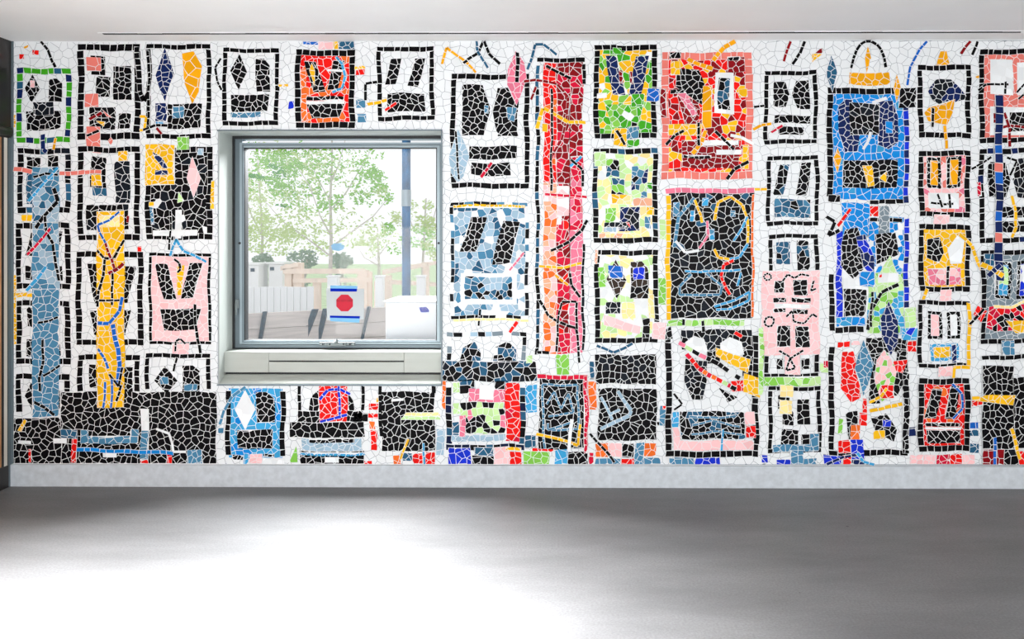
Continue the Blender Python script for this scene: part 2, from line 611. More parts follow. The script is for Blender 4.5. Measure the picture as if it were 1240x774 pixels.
text('lettering', 'DO NOT OPEN', 417.3, 364.5, GY - 0.0014, 0.0165, M['ink'], octo)
t = flat('tape_strip', [(400, 349.3), (432.5, 349.8), (432, 353.2), (400, 353)], GY - 0.0014, M['tape'], sign)
t = flat('tape_strip', [(400, 345.7), (433, 346.5), (432.5, 349.8), (400, 349.3)], GY - 0.0014, M['tapel'], sign)
t = flat('tape_strip', [(399.5, 382.3), (436, 383), (435.5, 385.8), (399.5, 384.8)], GY - 0.0014, M['tape'], sign)
t = flat('tape_strip', [(399.5, 384.8), (435.5, 385.8), (435, 391), (400, 389)], GY - 0.0014, M['tapel'], sign)

# ------------------------------------------------------------------ outside the window
b = bmesh.new()
box(b, -30, 20, TH + 0.02, 2.1, -0.25, -0.05)  # unseen dark strip of ground, added to cut light bouncing upward
tag(link('dark_ground_strip', b, M['bounce_dark']), kind='structure')
b = bmesh.new()
box(b, -30, 20, 2.1, 9.5, -0.25, -0.05)
tag(link('ground', b, M['ground']), kind='structure')
b = bmesh.new()
box(b, -40, 30, 9.5, 60, -0.25, -0.04)
tag(link('field', b, M['meadow']), kind='structure')


# low timber wall with leaning steel ribs
def on(u, v, depthY):
    x, z = at(u, v, depthY)
    return Vector((x, depthY, z))


tw = tag(empty('timber_wall', (-2.0, 2.5, -0.05)), 'low wall of pale planks with leaning dark steel ribs outside the window', 'wall')
A, B_ = on(285, 380, 2.2), on(475, 371, 3.05)
NP = 7
for k in range(NP):
    za, zb_ = A.z * (k) / NP, A.z * (k + 1) / NP - 0.006
    b = bmesh.new()
    vs = []
    for (P, s) in ((A, 0), (B_, 1)):
        for dy in (0.0, 0.06):
            zz = (P.z + 0.05)
            vs.append([(P.x, P.y + dy, -0.05 + zz * k / NP), (P.x, P.y + dy, -0.05 + zz * (k + 1) / NP - 0.006)])
    f0, f1, g0, g1 = vs
    q = [f0[0], g0[0], g0[1], f0[1], f1[0], g1[0], g1[1], f1[1]]
    vv = [b.verts.new(p) for p in q]
    for idx in ((0, 1, 2, 3), (4, 7, 6, 5), (0, 4, 5, 1), (1, 5, 6, 2), (2, 6, 7, 3), (3, 7, 4, 0)):
        b.faces.new([vv[i] for i in idx])
    link('plank', b, M['planks'], tw)
for (ut, ub, wd, vb) in ((321, 316, 0.030, 410), (382, 370, 0.055, 410), (394.5, 389, 0.045, 400), (447, 440, 0.028, 406)):
    s = (ut - 285) / 190
    Yp = 2.2 + 0.85 * s - 0.03
    vt = 380 - 9 * s
    p0 = on(ut, vt - 1, Yp)
    d = on(ub, vb, Yp) - p0
    p1 = p0 + d * ((p0.z + 0.05) / -d.z)
    b = bmesh.new()
    q = [(p0.x - wd / 2, p0.z), (p0.x + wd / 2, p0.z), (p1.x + wd / 2, p1.z), (p1.x - wd / 2, p1.z)]
    prism(b, q, Yp - 0.03, Yp + 0.02, 'xz')
    link('rib', b, M['rib'], tw)

# white crate with a strip of blue tape
wc = tag(empty('white_crate', (*on(500, 390, 1.1).xy, -0.05)), 'white boxed crate under the pole with a blue tape strip', 'crate')
x0, z1 = at(467, 366.5, 1.1)
x1 = at(560, 366, 1.1)[0]
b = bmesh.new()
box(b, x0, x1, 1.1, 1.75, -0.05, z1, bevel=0.006)
link('crate_body', b, M['white'], wc)
b = bmesh.new()
box(b, x0 - 0.012, x1 + 0.012, 1.088, 1.762, z1, z1 + 0.014, bevel=0.004)
link('crate_lid', b, M['white'], wc)
b = bmesh.new()
prism(b, [at(u, v, 1.095) for u, v in ((507, 372.5), (516, 371.8), (520, 376.5), (519, 378), (510, 378.5))], 1.093, 1.1, 'xz')
link('tape_strip', b, M['tape'], wc)

# steel pole
pl = tag(empty('steel_pole', (*on(492, 300, 2.4).xy, -0.05)), 'tall blue-grey steel pole standing behind the white crate outside', 'pole')
px = on(492, 300, 2.4)
b = bmesh.new()
tube(b, [(px.x, 2.4, -0.05), (px.x, 2.4, 5.2)], 0.041, 16)
link('shaft', b, M['pole'], pl, smooth=False)
b = bmesh.new()
zc0, zc1 = at(492, 250, 2.4)[1], at(492, 230, 2.4)[1]
tube(b, [(px.x, 2.4, zc0), (px.x, 2.4, zc1)], 0.045, 16)
link('collar', b, M['framel'], pl, label='pale band round the pole')
b = bmesh.new()
box(b, px.x - 0.12, px.x + 0.12, 2.28, 2.52, -0.05, -0.03)
link('base_plate', b, M['pole'], pl)

# white hoarding boards behind the timber wall
hb = tag(empty('board_fence', (*on(340, 360, 4.2).xy, -0.05)), 'white upright board fence behind the timber wall at left', 'fence')
u = 292
while u < 378:
    xa, zt = at(u, 347.5 + rng.uniform(-.6, .6), 4.2)
    xb = at(u + 7.4, 347, 4.2)[0]
    b = bmesh.new()
    box(b, xa, xb, 4.2, 4.225, -0.05, zt, bevel=0.003)
    link('board', b, M['boards'], hb)
    u += 8


def post_rail(name, label, Y0, Y1, u0, u1, posts, rails, group=None):
    def Yat(u):
        return Y0 + (Y1 - Y0) * (u - u0) / (u1 - u0)
    r = tag(empty(name, (*on((u0 + u1) / 2, 340, (Y0 + Y1) / 2).xy, -0.05)), label, 'fence', group)
    for (uu, v, w) in posts:
        p = on(uu, v, Yat(uu))
        b = bmesh.new()
        box(b, p.x - w / 2, p.x + w / 2, p.y - w / 2, p.y + w / 2, -0.05, p.z, bevel=0.006)
        link('post', b, M['pine'], r)
    for (ua, va, ub, vb, h) in rails:
        a_, c_ = on(ua, va, Yat(ua) - 0.06), on(ub, vb, Yat(ub) - 0.06)
        b = bmesh.new()
        vv = []
        for p in (a_, c_):
            for (dy, dz) in ((-.02, -h), (.02, -h), (.02, h), (-.02, h)):
                vv.append(b.verts.new((p.x, p.y + dy, p.z + dz)))
        for idx in ((0, 1, 2, 3), (7, 6, 5, 4), (0, 4, 5, 1), (1, 5, 6, 2), (2, 6, 7, 3), (3, 7, 4, 0)):
            b.faces.new([vv[i] for i in idx])
        link('rail', b, M['pine'], r)
    return r


post_rail('rail_fence', 'pale timber post and rail fence across the middle of the window view', 6.4, 6.4, 342, 462,
          [(350, 320, .10), (362, 318, .12), (384, 337, .10), (440, 327, .14), (447, 329, .08), (457, 340, .08)],
          [(343, 328.5, 442, 328.5, .035), (355, 340, 450, 339, .03), (340, 325, 362, 320, .03)])
post_rail('rail_fence', 'pale timber rail fence sloping up to the right beyond the pole', 5.6, 8.0, 462, 540,
          [(470, 333, .09), (516, 319, .09), (534, 317, .09)],
          [(463, 330, 517, 320, .035), (466, 341, 536, 345, .03), (517, 320, 536, 317, .03)])


def white_post(u, v, w, Y, label):
    p = on(u, v, Y)
    r = tag(empty('white_post', (p.x, Y, -0.05)), label, 'post')
    b = bmesh.new()
    box(b, p.x - w / 2, p.x + w / 2, Y - w / 2, Y + w / 2, -0.05, p.z, bevel=0.01)
    link('shaft', b, M['white'], r)
    b = bmesh.new()
    box(b, p.x - w / 2 - .012, p.x + w / 2 + .012, Y - w / 2 - .012, Y + w / 2 + .012, p.z, p.z + 0.02, bevel=0.006)
    link('cap', b, M['white'], r)


white_post(460, 335.5, .10, 4.9, 'slim white post between the notice and the steel pole')
white_post(404, 335.5, .13, 5.1, 'white post standing just above the notice, by the tree trunk')
white_post(510, 335.5, .10, 4.7, 'white post to the right of the steel pole, behind the crate')

for (u0, u1, v, Y, dark, lab) in ((288, 313, 321, 7.2, (306, 327), 'white equipment cabinet at the left edge of the window view'),
                                  (325, 342, 320, 7.4, (329.5, 325.5), 'white equipment cabinet with a dark square vent beside the board fence')):
    p = on((u0 + u1) / 2, v, Y)
    r = tag(empty('equipment_cabinet', (p.x, Y + .2, -0.05)), lab, 'cabinet')
    xa, xb = at(u0, v, Y)[0], at(u1, v, Y)[0]
    b = bmesh.new()
    box(b, xa, xb, Y, Y + .45, -0.05, p.z, bevel=0.01)
    link('cabinet_body', b, M['white'], r)
    b = bmesh.new()
    box(b, xa - .03, xb + .03, Y - .03, Y + .48, p.z, p.z + .03, bevel=0.01)
    link('cabinet_top', b, M['white'], r)
    dx, dz = at(dark[0], dark[1], Y)
    b = bmesh.new()
    box(b, dx - .03, dx + .03, Y - .008, Y + .01, dz - .025, dz + .025)
    link('vent', b, M['rib'], r)


# trees
def leaves(bm, centre, rad, n, size, flat_=0.55):
    for _ in range(n):
        while True:
            d = Vector((rng.uniform(-1, 1), rng.uniform(-1, 1), rng.uniform(-1, 1)))
            if d.length < 1: break
        p = Vector(centre) + Vector((d.x * rad[0], d.y * rad[1], d.z * rad[2]))
        s = size * rng.uniform(0.6, 1.3)
        a = Vector((rng.gauss(0, 1), rng.gauss(0, 1), rng.gauss(0, flat_))).normalized()
        c = a.orthogonal().normalized()
        c.rotate(Matrix.Rotation(rng.uniform(0, 6.28), 3, a))
        vs = [bm.verts.new(p - a * s), bm.verts.new(p + c * s * .45), bm.verts.new(p + a * s), bm.verts.new(p - c * s * .45)]
        bm.faces.new(vs)


def tree(name, label, Y, trunk, branches, clusters, group=None, r0=0.042):
    base = on(trunk[0][0], trunk[0][1], Y)
    r = tag(empty(name, (base.x, Y, -0.04)), label, 'tree', group)
    b = bmesh.new()
    pts = [(base.x, Y, -0.05)] + [tuple(on(u, v, Y)) for u, v in trunk]
    tube(b, pts, [r0 * (1 - .75 * i / (len(pts) - 1)) for i in range(len(pts))])
    link('trunk', b, M['bark'], r)
    for br in branches:
        b = bmesh.new()
        pts = [tuple(on(u, v, Y + dy)) for u, v, dy in br]
        tube(b, pts, [r0 * .38 * (1 - .7 * i / (len(pts) - 1)) for i in range(len(pts))], 6)
        link('branch', b, M['bark'], r)
    bms = {}
    for (m, u, v, ru, rv, n) in clusters:
        bb = bms.setdefault(m, bmesh.new())
        sc = F_ / (Y + 6)
        for _ in range(max(1, n // 14)):
            c = on(u + rng.uniform(-ru, ru) * .8, v + rng.uniform(-rv, rv) * .8, Y + rng.uniform(-.8, .8))
            leaves(bb, c, (ru / sc * .34, .35, rv / sc * .30), 30, 0.036)
    for m, bb in bms.items():
        o = link('foliage', bb, M[m], r)
    return r


tree('young_tree', 'young tree with a slim pale trunk, its leaves filling the window view', 8.0,
     [(400.5, 380), (400, 330), (401, 290), (400, 240), (402, 200), (402, 150)], [
         [(400.5, 285, 0), (388, 262, -.2), (375, 225, -.3), (352, 190, -.4)],
         [(400, 255, 0), (418, 235, .2), (436, 205, .3), (450, 180, .3)],
         [(400.5, 300, 0), (420, 285, -.2), (452, 262, -.4), (470, 240, -.4)],
         [(400, 245, 0), (388, 222, .3), (372, 190, .4)],
         [(400, 310, 0), (376, 292, .2), (342, 268, .3), (318, 240, .3)],
         [(401, 220, 0), (410, 200, -.2), (418, 170, -.2)]],
     [('leaf_a', 330, 205, 32, 30, 330), ('leaf_c', 331, 208, 9, 18, 56), ('leaf_c', 318, 216, 18, 8, 42), ('leaf_a', 365, 195, 35, 25, 260),
      ('leaf_a', 425, 205, 40, 28, 250), ('leaf_a', 375, 240, 50, 28, 250), ('leaf_a', 440, 240, 35, 20, 120), ('leaf_c', 343, 248, 5, 7, 14),
      ('leaf_b', 345, 270, 45, 30, 240), ('leaf_b', 420, 270, 50, 30, 180), ('leaf_b', 470, 250, 20, 25, 60), ('leaf_a', 462, 222, 16, 20, 56),
      ('leaf_b', 390, 210, 90, 40, 320)])
tree('young_tree', 'pale leafy tree at the right behind the steel pole', 9.5,
     [(512, 372), (512, 320), (514, 280), (516, 240)],
     [[(513, 300, 0), (502, 280, .2), (495, 262, .2)], [(514, 285, 0), (524, 268, -.2), (530, 245, -.2)]],
     [('leaf_b', 513, 262, 22, 24, 200), ('leaf_a', 508, 290, 24, 18, 150), ('leaf_a', 478, 290, 20, 22, 120), ('leaf_b', 525, 300, 16, 18, 110)])
tree('young_tree', 'pale yellowish tree at the left edge of the window view', 11.0,
     [(318, 372), (317, 320), (318, 280), (315, 240), (312, 190)],
     [[(318, 300, 0), (332, 280, .2), (345, 262, .2)], [(317, 285, 0), (305, 262, -.2), (298, 240, -.2)]],
     [('leaf_b', 310, 255, 20, 45, 330), ('leaf_b', 330, 290, 34, 22, 260), ('leaf_b', 312, 215, 22, 40, 240), ('leaf_b', 365, 295, 45, 18, 220)])
tree('young_tree', 'thin bare pale tree far behind the fence between tag and pole', 14.0,
     [(459, 345), (459, 318), (458, 300), (457, 280)],
     [[(459, 318, 0), (450, 305, .2), (444, 290, .2)], [(458, 310, 0), (468, 298, 0), (474, 285, 0)], [(459, 322, 0), (441, 312, .2), (434, 300, .2)]],
     [('leaf_b', 460, 288, 30, 14, 110), ('leaf_b', 440, 300, 26, 12, 90)], r0=0.05)


def bush(u, v, ru, rv, Y, label):
    p = on(u, v, Y)
    sc = F_ / (Y + 6)
    r = tag(empty('shrub', (p.x, Y, -0.04)), label, 'shrub')
    b = bmesh.new()
    for k in range(5):
        tube(b, [(p.x, Y, -0.05), (p.x + rng.uniform(-.2, .2), Y, .5), (p.x + rng.uniform(-ru, ru) / sc * .7, Y + rng.uniform(-.2, .2), p.z)], [.02, .015, .008], 5)
    link('stem', b, M['bark'], r)
    b = bmesh.new()
    leaves(b, p, (ru / sc, .5, rv / sc), 260, 0.05)
    lowz = (p.z - rv / sc) / 2
    leaves(b, (p.x, Y, lowz), (ru / sc * .8, .4, lowz), 160, 0.06)
    link('foliage', b, M['leaf_d'], r)


bush(367, 314, 16, 13, 9.0, 'grey-green rounded shrub behind the rail fence, left of the blue tag')
bush(414, 316, 11, 10, 9.4, 'grey-green shrub behind the rail fence, right of the tree trunk')
bush(318, 316, 7, 9, 10.2, 'small dark shrub behind the white equipment cabinets')

tg = tag(empty('plant_tag', tuple(on(408, 299, 7.85))), 'light blue tag tied to the slim trunk of the young tree', 'tag')
b = bmesh.new()
prism(b, [at(u, v, 7.85) for u, v in ((401, 297), (404, 295), (413, 294.5), (416.5, 297.5), (416, 302), (410, 304), (402, 302.5))], 7.85, 7.87, 'xz')
link('tag_card', b, M['tagblue'], tg)
b = bmesh.new()
tube(b, [tuple(on(400.5, 299, 7.93)), tuple(on(404, 297, 7.86))], 0.006, 6)
link('string', b, M['white'], tg)

# ------------------------------------------------------------------ the mosaic
PAL = {k: lin(v) for k, v in {
    'k': '#08070a', 'K': '#151a22', 'n': '#16275c', 'b': '#1a35d2', 'c': '#1c66c8', 'a': '#168ce0', 's': '#3fa6dc', 't': '#4d88ab',
    'T': '#2c5f80', 'p': '#a3c0d4', 'e': '#7f8f99', 'y': '#fbc01a', 'g': '#f4a90e', 'Y': '#f6de98', 'r': '#f01812', 'd': '#8c1018',
    'm': '#d8173a', 'P': '#f3bfc1', 'R': '#ee7d98', 'S': '#ee8074', 'h': '#f8b693', 'o': '#f6722a', 'G': '#42a722', 'l': '#88cf52',
    'L': '#bcdf9a', 'w': '#e3e6e8', 'W': '#dadddf', 'B': '#3b3029', 'N': '#0e1a3c'}.items()}
MX0, MY0, MX1, MY1 = 17.0, 49.5, 1420.0, 562.5
OPX = (264.0, 158.0, 535.5, 466.5)
mural = tag(empty('mosaic_mural', (0, 0, ZB)), 'broken-tile mosaic of framed colour panels covering the whole white wall around the window', 'mosaic')

UX0 = at(MX0, 300)[0]


def wob(x, y):
    d = min(x - MX0, MX1 - x, y - MY0, MY1 - y)
    if OPX[0] - 30 < x < OPX[2] + 30 and OPX[1] - 30 < y < OPX[3] + 30:
        d = min(d, max(OPX[0] - x, x - OPX[2], OPX[1] - y, y - OPX[3]))
    k = max(0.0, min(1.0, d / 10.0))
    return (x + k * (.7 * math.sin(x * .083 + y * .061) + .5 * math.sin(y * .13 + x * .017)),
            y + k * (.6 * math.sin(x * .071 - y * .052 + 1.3) + .5 * math.sin(x * .15 + .5)))


def w2(x, y):
    x, y = wob(x, y)
    return at(x, y, 0.0)


def clip(poly, nx, ny, c):
    out = []
    n = len(poly)
    px_, py_ = poly[-1]
    dp = nx * px_ + ny * py_ - c
    for (qx, qy) in poly:
        dq = nx * qx + ny * qy - c
        if (dp <= 0) != (dq <= 0):
            t = dp / (dp - dq)
            out.append((px_ + (qx - px_) * t, py_ + (qy - py_) * t))
        if dq <= 0:
            out.append((qx, qy))
        px_, py_, dp = qx, qy, dq
    return out


def parea(p):
    return .5 * sum(p[i - 1][0] * p[i][1] - p[i][0] * p[i - 1][1] for i in range(len(p)))


def halfplanes(poly, inset=0.0):
    if parea(poly) < 0:
        poly = poly[::-1]
    hp = []
    for i in range(len(poly)):
        (ax, ay), (bx, by) = poly[i - 1], poly[i]
        dx, dy = bx - ax, by - ay
        L = math.hypot(dx, dy)
        if L < 1e-6: continue
        nx, ny = dy / L, -dx / L
        hp.append((nx, ny, nx * ax + ny * ay - inset))
    return hp


def cells(poly, s, gap, jit=0.46):
    """broken-tile pieces filling a convex outline"""
    hp = halfplanes(poly, gap * .5)
    xs = [p[0] for p in poly]; ys = [p[1] for p in poly]
    x0, y0 = min(xs), min(ys)
    nx, ny = int((max(xs) - x0) / s) + 2, int((max(ys) - y0) / s) + 2
    sx, sy = (max(xs) - x0) / max(1, round((max(xs) - x0) / s)), (max(ys) - y0) / max(1, round((max(ys) - y0) / s))
    site = {}
    for i in range(-3, nx + 3):
        for j in range(-3, ny + 3):
            site[i, j] = (x0 + (i + .5 + rng.uniform(-jit, jit)) * sx, y0 + (j + .5 + rng.uniform(-jit, jit)) * sy)
    out = []
    for i in range(-1, nx + 1):
        for j in range(-1, ny + 1):
            (px_, py_) = site[i, j]
            r = 1.7 * s
            c = [(px_ - r, py_ - r), (px_ + r, py_ - r), (px_ + r, py_ + r), (px_ - r, py_ + r)]
            for h in hp:
                c = clip(c, *h)
                if len(c) < 3: break
            if len(c) < 3: continue
            for di in (0, -1, 1, -2, 2):
                for dj in (0, -1, 1, -2, 2):
                    if di == 0 and dj == 0: continue
                    (qx, qy) = site[i + di, j + dj]
                    dx, dy = qx - px_, qy - py_
                    L = math.hypot(dx, dy)
                    c = clip(c, dx / L, dy / L, (dx * (px_ + qx) + dy * (py_ + qy)) / 2 / L - gap * .5)
                    if len(c) < 3: break
                if len(c) < 3: break
            if len(c) >= 3 and abs(parea(c)) > 1.6:
                out.append(c)
    return out


def shade(key, amt=0.10):
    c = PAL[key]
    k = 1 + rng.uniform(-amt, amt)
    if key not in 'wWkKPYL':
        k *= 0.86
    return tuple(min(.92, v * k) for v in c[:3]) + (1.0,)


def pick(col, x, y):
    """one colour key, or a list of keys strewn in loose clusters"""
    if len(col) == 1:
        return col
    v = math.sin(x * .16 + 2.1 * math.sin(y * .11)) + math.sin(y * .19 + 1.7 * math.sin(x * .09 + len(col))) + rng.uniform(-1.1, 1.1)
    return col[int((v + 3.1) / 6.2 * len(col)) % len(col)]


class Sheet:
    """tiles and their grout bed gathered into one mesh"""
    def __init__(self):
        self.t, self.g, self.bb = [], [], []

    def convex(self, poly, col, s=7.6, gap=0.66):
        for c in cells(poly, s, gap):
            cx = sum(p[0] for p in c) / len(c); cy = sum(p[1] for p in c) / len(c)
            self.t.append((c, shade(pick(col, cx, cy))))
        self.bed(poly)
        return self

    def bed(self, poly):
        self.g.append(poly)
        xs = [p[0] for p in poly]; ys = [p[1] for p in poly]
        self.bb.append((min(xs), min(ys), max(xs), max(ys)))

    def rect(self, x0, y0, x1, y1, col, s=7.6, gap=0.66):
        return self.convex([(x0, y0), (x1, y0), (x1, y1), (x0, y1)], col, s, gap)

    def strip(self, pts, w, col, ln=9.5, gap=0.8):
        """a line of cut tiles following a polyline"""
        n = 0
        for (ax, ay), (bx, by) in zip(pts, pts[1:]):
            L = math.hypot(bx - ax, by - ay)
            if L < 1: continue
            dx, dy = (bx - ax) / L, (by - ay) / L
            k = max(1, round(L / ln))
            cuts = [0] + [(i + rng.uniform(-.22, .22)) * L / k for i in range(1, k)] + [L]
            for a, b_ in zip(cuts, cuts[1:]):
                h = w / 2 * rng.uniform(.92, 1.08)
                o = rng.uniform(-.35, .35)
                sk = rng.uniform(-.5, .5)
                q = [(ax + dx * (a + gap / 2 + sk) - dy * (h + o), ay + dy * (a + gap / 2 + sk) + dx * (h + o)),
                     (ax + dx * (b_ - gap / 2) - dy * (h + o), ay + dy * (b_ - gap / 2) + dx * (h + o)),
                     (ax + dx * (b_ - gap / 2) + dy * (h - o), ay + dy * (b_ - gap / 2) - dx * (h - o)),
                     (ax + dx * (a + gap / 2 - sk) + dy * (h - o), ay + dy * (a + gap / 2 - sk) - dx * (h - o))]
                key = col[n % len(col)] if len(col) < 4 else rng.choice(col)
                n += 1
                self.t.append((q, shade(key)))
                e_ = .35
                self.bed([(ax + dx * a - dy * (h + e_), ay + dy * a + dx * (h + e_)), (ax + dx * b_ - dy * (h + e_), ay + dy * b_ + dx * (h + e_)),
                          (ax + dx * b_ + dy * (h + e_), ay + dy * b_ - dx * (h + e_)), (ax + dx * a + dy * (h + e_), ay + dy * a - dx * (h + e_))])
        return self


LAYERS = []          # (bbox, layer) of everything set so far: later pieces are laid over earlier ones
PITCH, RELIEF, BASE = 0.0012, 0.0008, 0.0075


def build(name, sh, parent, label=None, base_layer=None):
    if base_layer is None:
        ly = 0
        for (bx0, by0, bx1, by1) in sh.bb:
            for (cx0_, cy0_, cx1_, cy1_, l) in LAYERS:
                if l > ly and bx0 < cx1_ + .5 and cx0_ < bx1 + .5 and by0 < cy1_ + .5 and cy0_ < by1 + .5:
                    ly = l
        ly += 1
        for q in sh.bb:
            LAYERS.append((*q, ly))
    else:
        ly = base_layer
    hg = BASE + ly * PITCH
    ht = hg + RELIEF
    verts, faces, cols, mats = [], [], [], []

    def put(poly, h0, h1, col, mi):
        P = [w2(*p) for p in poly]
        if parea(P) < 0: P = P[::-1]
        n, o = len(P), len(verts)
        verts.extend((x, -h1, z) for x, z in P)
        verts.extend((x, -h0, z) for x, z in P)
        faces.append(tuple(range(o, o + n))); cols.append(col); mats.append(mi)
        for i in range(n):
            j = (i + 1) % n
            faces.append((o + i, o + n + i, o + n + j, o + j)); cols.append(col); mats.append(mi)
    for g in sh.g:
        put(g, hg - PITCH, hg, PAL['w'], 1)
    for c, col in sh.t:
        put(c, hg - .0002, ht, col, 0)
    me = bpy.data.meshes.new(name)
    me.from_pydata(verts, [], faces)
    me.materials.append(M['tile'])
    me.materials.append(M['grout_light'])
    me.polygons.foreach_set('material_index', mats)
    at_ = me.attributes.new('tile_colour', 'FLOAT_COLOR', 'FACE')
    at_.data.foreach_set('color', [v for c in cols for v in c])
    o = bpy.data.objects.new(name, me)
    C.objects.link(o)
    attach(o, parent)
    if label: o['label'] = label
    return o



def borders(parent, *strips):
    for (pts, w, col) in strips:
        build('tile_border', Sheet().strip(pts, w, col), parent)


def panel(x0, y0, x1, y1, bc='k', bw=6.5, ground=None, label=None, sides='tlbr', s=8.5):
    sh = Sheet()
    h = bw / 2
    if ground:
        sh.rect(x0 + h, y0 + h, x1 - h, y1 - h, ground, s)
    fr = Sheet()
    if bc:
        if 't' in sides: fr.strip([(x0, y0 + h), (x1, y0 + h)], bw, bc)
        if 'b' in sides: fr.strip([(x0, y1 - h), (x1, y1 - h)], bw, bc)
        if 'l' in sides: fr.strip([(x0 + h, y0 + bw + .5), (x0 + h, y1 - bw - .5)], bw, bc)
        if 'r' in sides: fr.strip([(x1 - h, y0 + bw + .5), (x1 - h, y1 - bw - .5)], bw, bc)
    if ground and bc:
        o = build('mosaic_panel', sh, mural, label)
        if sides == 'lr':
            for xx in (x0 + h, x1 - h):
                build('tile_border', Sheet().strip([(xx, y0 + bw), (xx, y1 - bw)], bw, bc), o)
        else:
            build('tile_border', fr, o)
    elif ground:
        o = build('mosaic_panel', sh, mural, label)
    else:
        o = build('mosaic_panel', fr, mural, label)
    return o


def shape(o, col, poly, name='tile_block', s=7.4, label=None):
    if col in ('S', 'g', 'P', 'w') and s < 9:
        s = 15
    return build(name, Sheet().convex(poly, col, s), o, label)


def R4(x0, y0, x1, y1):
    return [(x0, y0), (x1, y0), (x1, y1), (x0, y1)]


def leaf(cx, cy, w, h, n=5):
    p = []
    for k in range(2 * n):
        a = math.pi * k / n
        p.append((cx + w / 2 * math.sin(a) * (1 if True else 1), cy - h / 2 * math.cos(a)))
    return p


def motif(o, Lr, Rr, Br, kind, cl='k', cr=None, cb=None, s=7.4):
    """plain geometric blocks in the dark areas of a panel"""
    cr = cr or cl; cb = cb or cl
    (a0, b0, a1, b1), (c0, d0, c1, d1) = Lr, Rr
    w, w_ = a1 - a0, c1 - c0
    if kind == 'p':
        shape(o, cl, [(a0 + .4 * w, b0), (a1 + .1 * w, b0), (a1 - .35 * w, b1), (a0 - .1 * w, b1)], s=s)
        shape(o, cr, [(c0 + .4 * w_, d0), (c1 + .1 * w_, d0), (c1 - .35 * w_, d1), (c0 - .1 * w_, d1)], s=s)
    elif kind == 'v':
        shape(o, cl, [(a0 - .1 * w, b0), (a1 - .35 * w, b0), (a1 + .15 * w, b1), (a0 + .4 * w, b1)], s=s)
        shape(o, cr, [(c0 + .35 * w_, d0), (c1 + .1 * w_, d0), (c1 - .4 * w_, d1), (c0 - .15 * w_, d1)], s=s)
    elif kind == 'b':
        m = (a1 + c0) / 2 - 1
        shape(o, cl, [(a0, b0), (a1 - .1 * w, b0), (m, (b0 + b1) / 2), (a1 - .1 * w, b1), (a0, b1)], s=s)
        shape(o, cr, [(c0 + .1 * w_, d0), (c1, d0), (c1, d1), (c0 + .1 * w_, d1), (m + 2, (d0 + d1) / 2)], s=s)
    elif kind == 'j':
        lo = Br[1] - 1 if Br else d1
        shape(o, cl, R4(a0, b0, a1, b1 - .2 * (b1 - b0)), s=s)
        shape(o, cr, R4(c0 + .12 * w_, d0, c1, lo), s=s)
    elif kind == 's':
        m = (b0 + b1) / 2
        shape(o, cl, R4(a0 - 1, b0, a1 - .25 * w, m), s=s)
        shape(o, cl, R4(a0 + .25 * w, m + 1, a1 + 1, b1 + 2), s=s)
        shape(o, cr, R4(c0, d0 + .12 * (d1 - d0), c1, d1), s=s)
    elif kind == 'd':
        shape(o, cl, [((a0 + a1) / 2, b0 - 2), (a1 + 2, (b0 + b1) / 2), ((a0 + a1) / 2, b1 + 2), (a0 - 2, (b0 + b1) / 2)], s=s)
        shape(o, cr, [(c0, d0), (c1 - .4 * w_, d0), (c1, d0 + .2 * (d1 - d0)), (c1, d1), (c0, d1)], s=s)
    if Br:
        x0, y0, x1, y1 = Br
        if kind == 'b':
            m = (y0 + y1) / 2
            shape(o, cb, R4(x0, y0, x1, m - 2), 'tile_bar', s)
            shape(o, cb, R4(x0 + 4, m + 2, x1 - 8, y1), 'tile_bar', s)
        elif kind == 'v':
            shape(o, cb, [(x0, y0), (x1, y0), (x1 - 7, y1), (x0 + 7, y1)], 'tile_bar', s)
        elif kind == 's':
            m = x0 + .62 * (x1 - x0)
            shape(o, cb, R4(x0, y0, m, y1), 'tile_bar', s)
            shape(o, cb, R4(m + 3, y0 + .3 * (y1 - y0), x1, y1), 'tile_bar', s)
        else:
            shape(o, cb, R4(x0, y0, x1, y1), 'tile_bar', s)


def patch(col, x0, y0, x1, y1, s=8, name='tile_patch'):
    return build(name, Sheet().rect(x0, y0, x1, y1, col, s), mural)


def pgon(col, pts, s=8.5, name='tile_wedge'):
    return build(name, Sheet().convex(pts, col, s), mural)


def rib(col, pts, w=3.2, ln=8, name='tile_ribbon'):
    return build(name, Sheet().strip(pts, w, col, ln, .8), mural)


def arc(cx, cy, rx, ry, a0, a1, n=10):
    return [(cx + rx * math.cos(math.radians(a0 + (a1 - a0) * k / n)), cy + ry * math.sin(math.radians(a0 + (a1 - a0) * k / n))) for k in range(n + 1)]


# ---- grout bed and white field of tiles
b = bmesh.new()
mx0, mx1 = UX0 + 0.0, at(MX1, 300)[0]
mz1 = CEIL - 0.006
box(b, mx0, OX0, -0.004, -0.0013, ZB, mz1)
box(b, OX1, mx1, -0.004, -0.0013, ZB, mz1)
box(b, OX0, OX1, -0.004, -0.0013, ZB, OZ0)
box(b, OX0, OX1, -0.004, -0.0013, OZ1, mz1)
link('grout_bed', b, M['grout_dark'], mural)

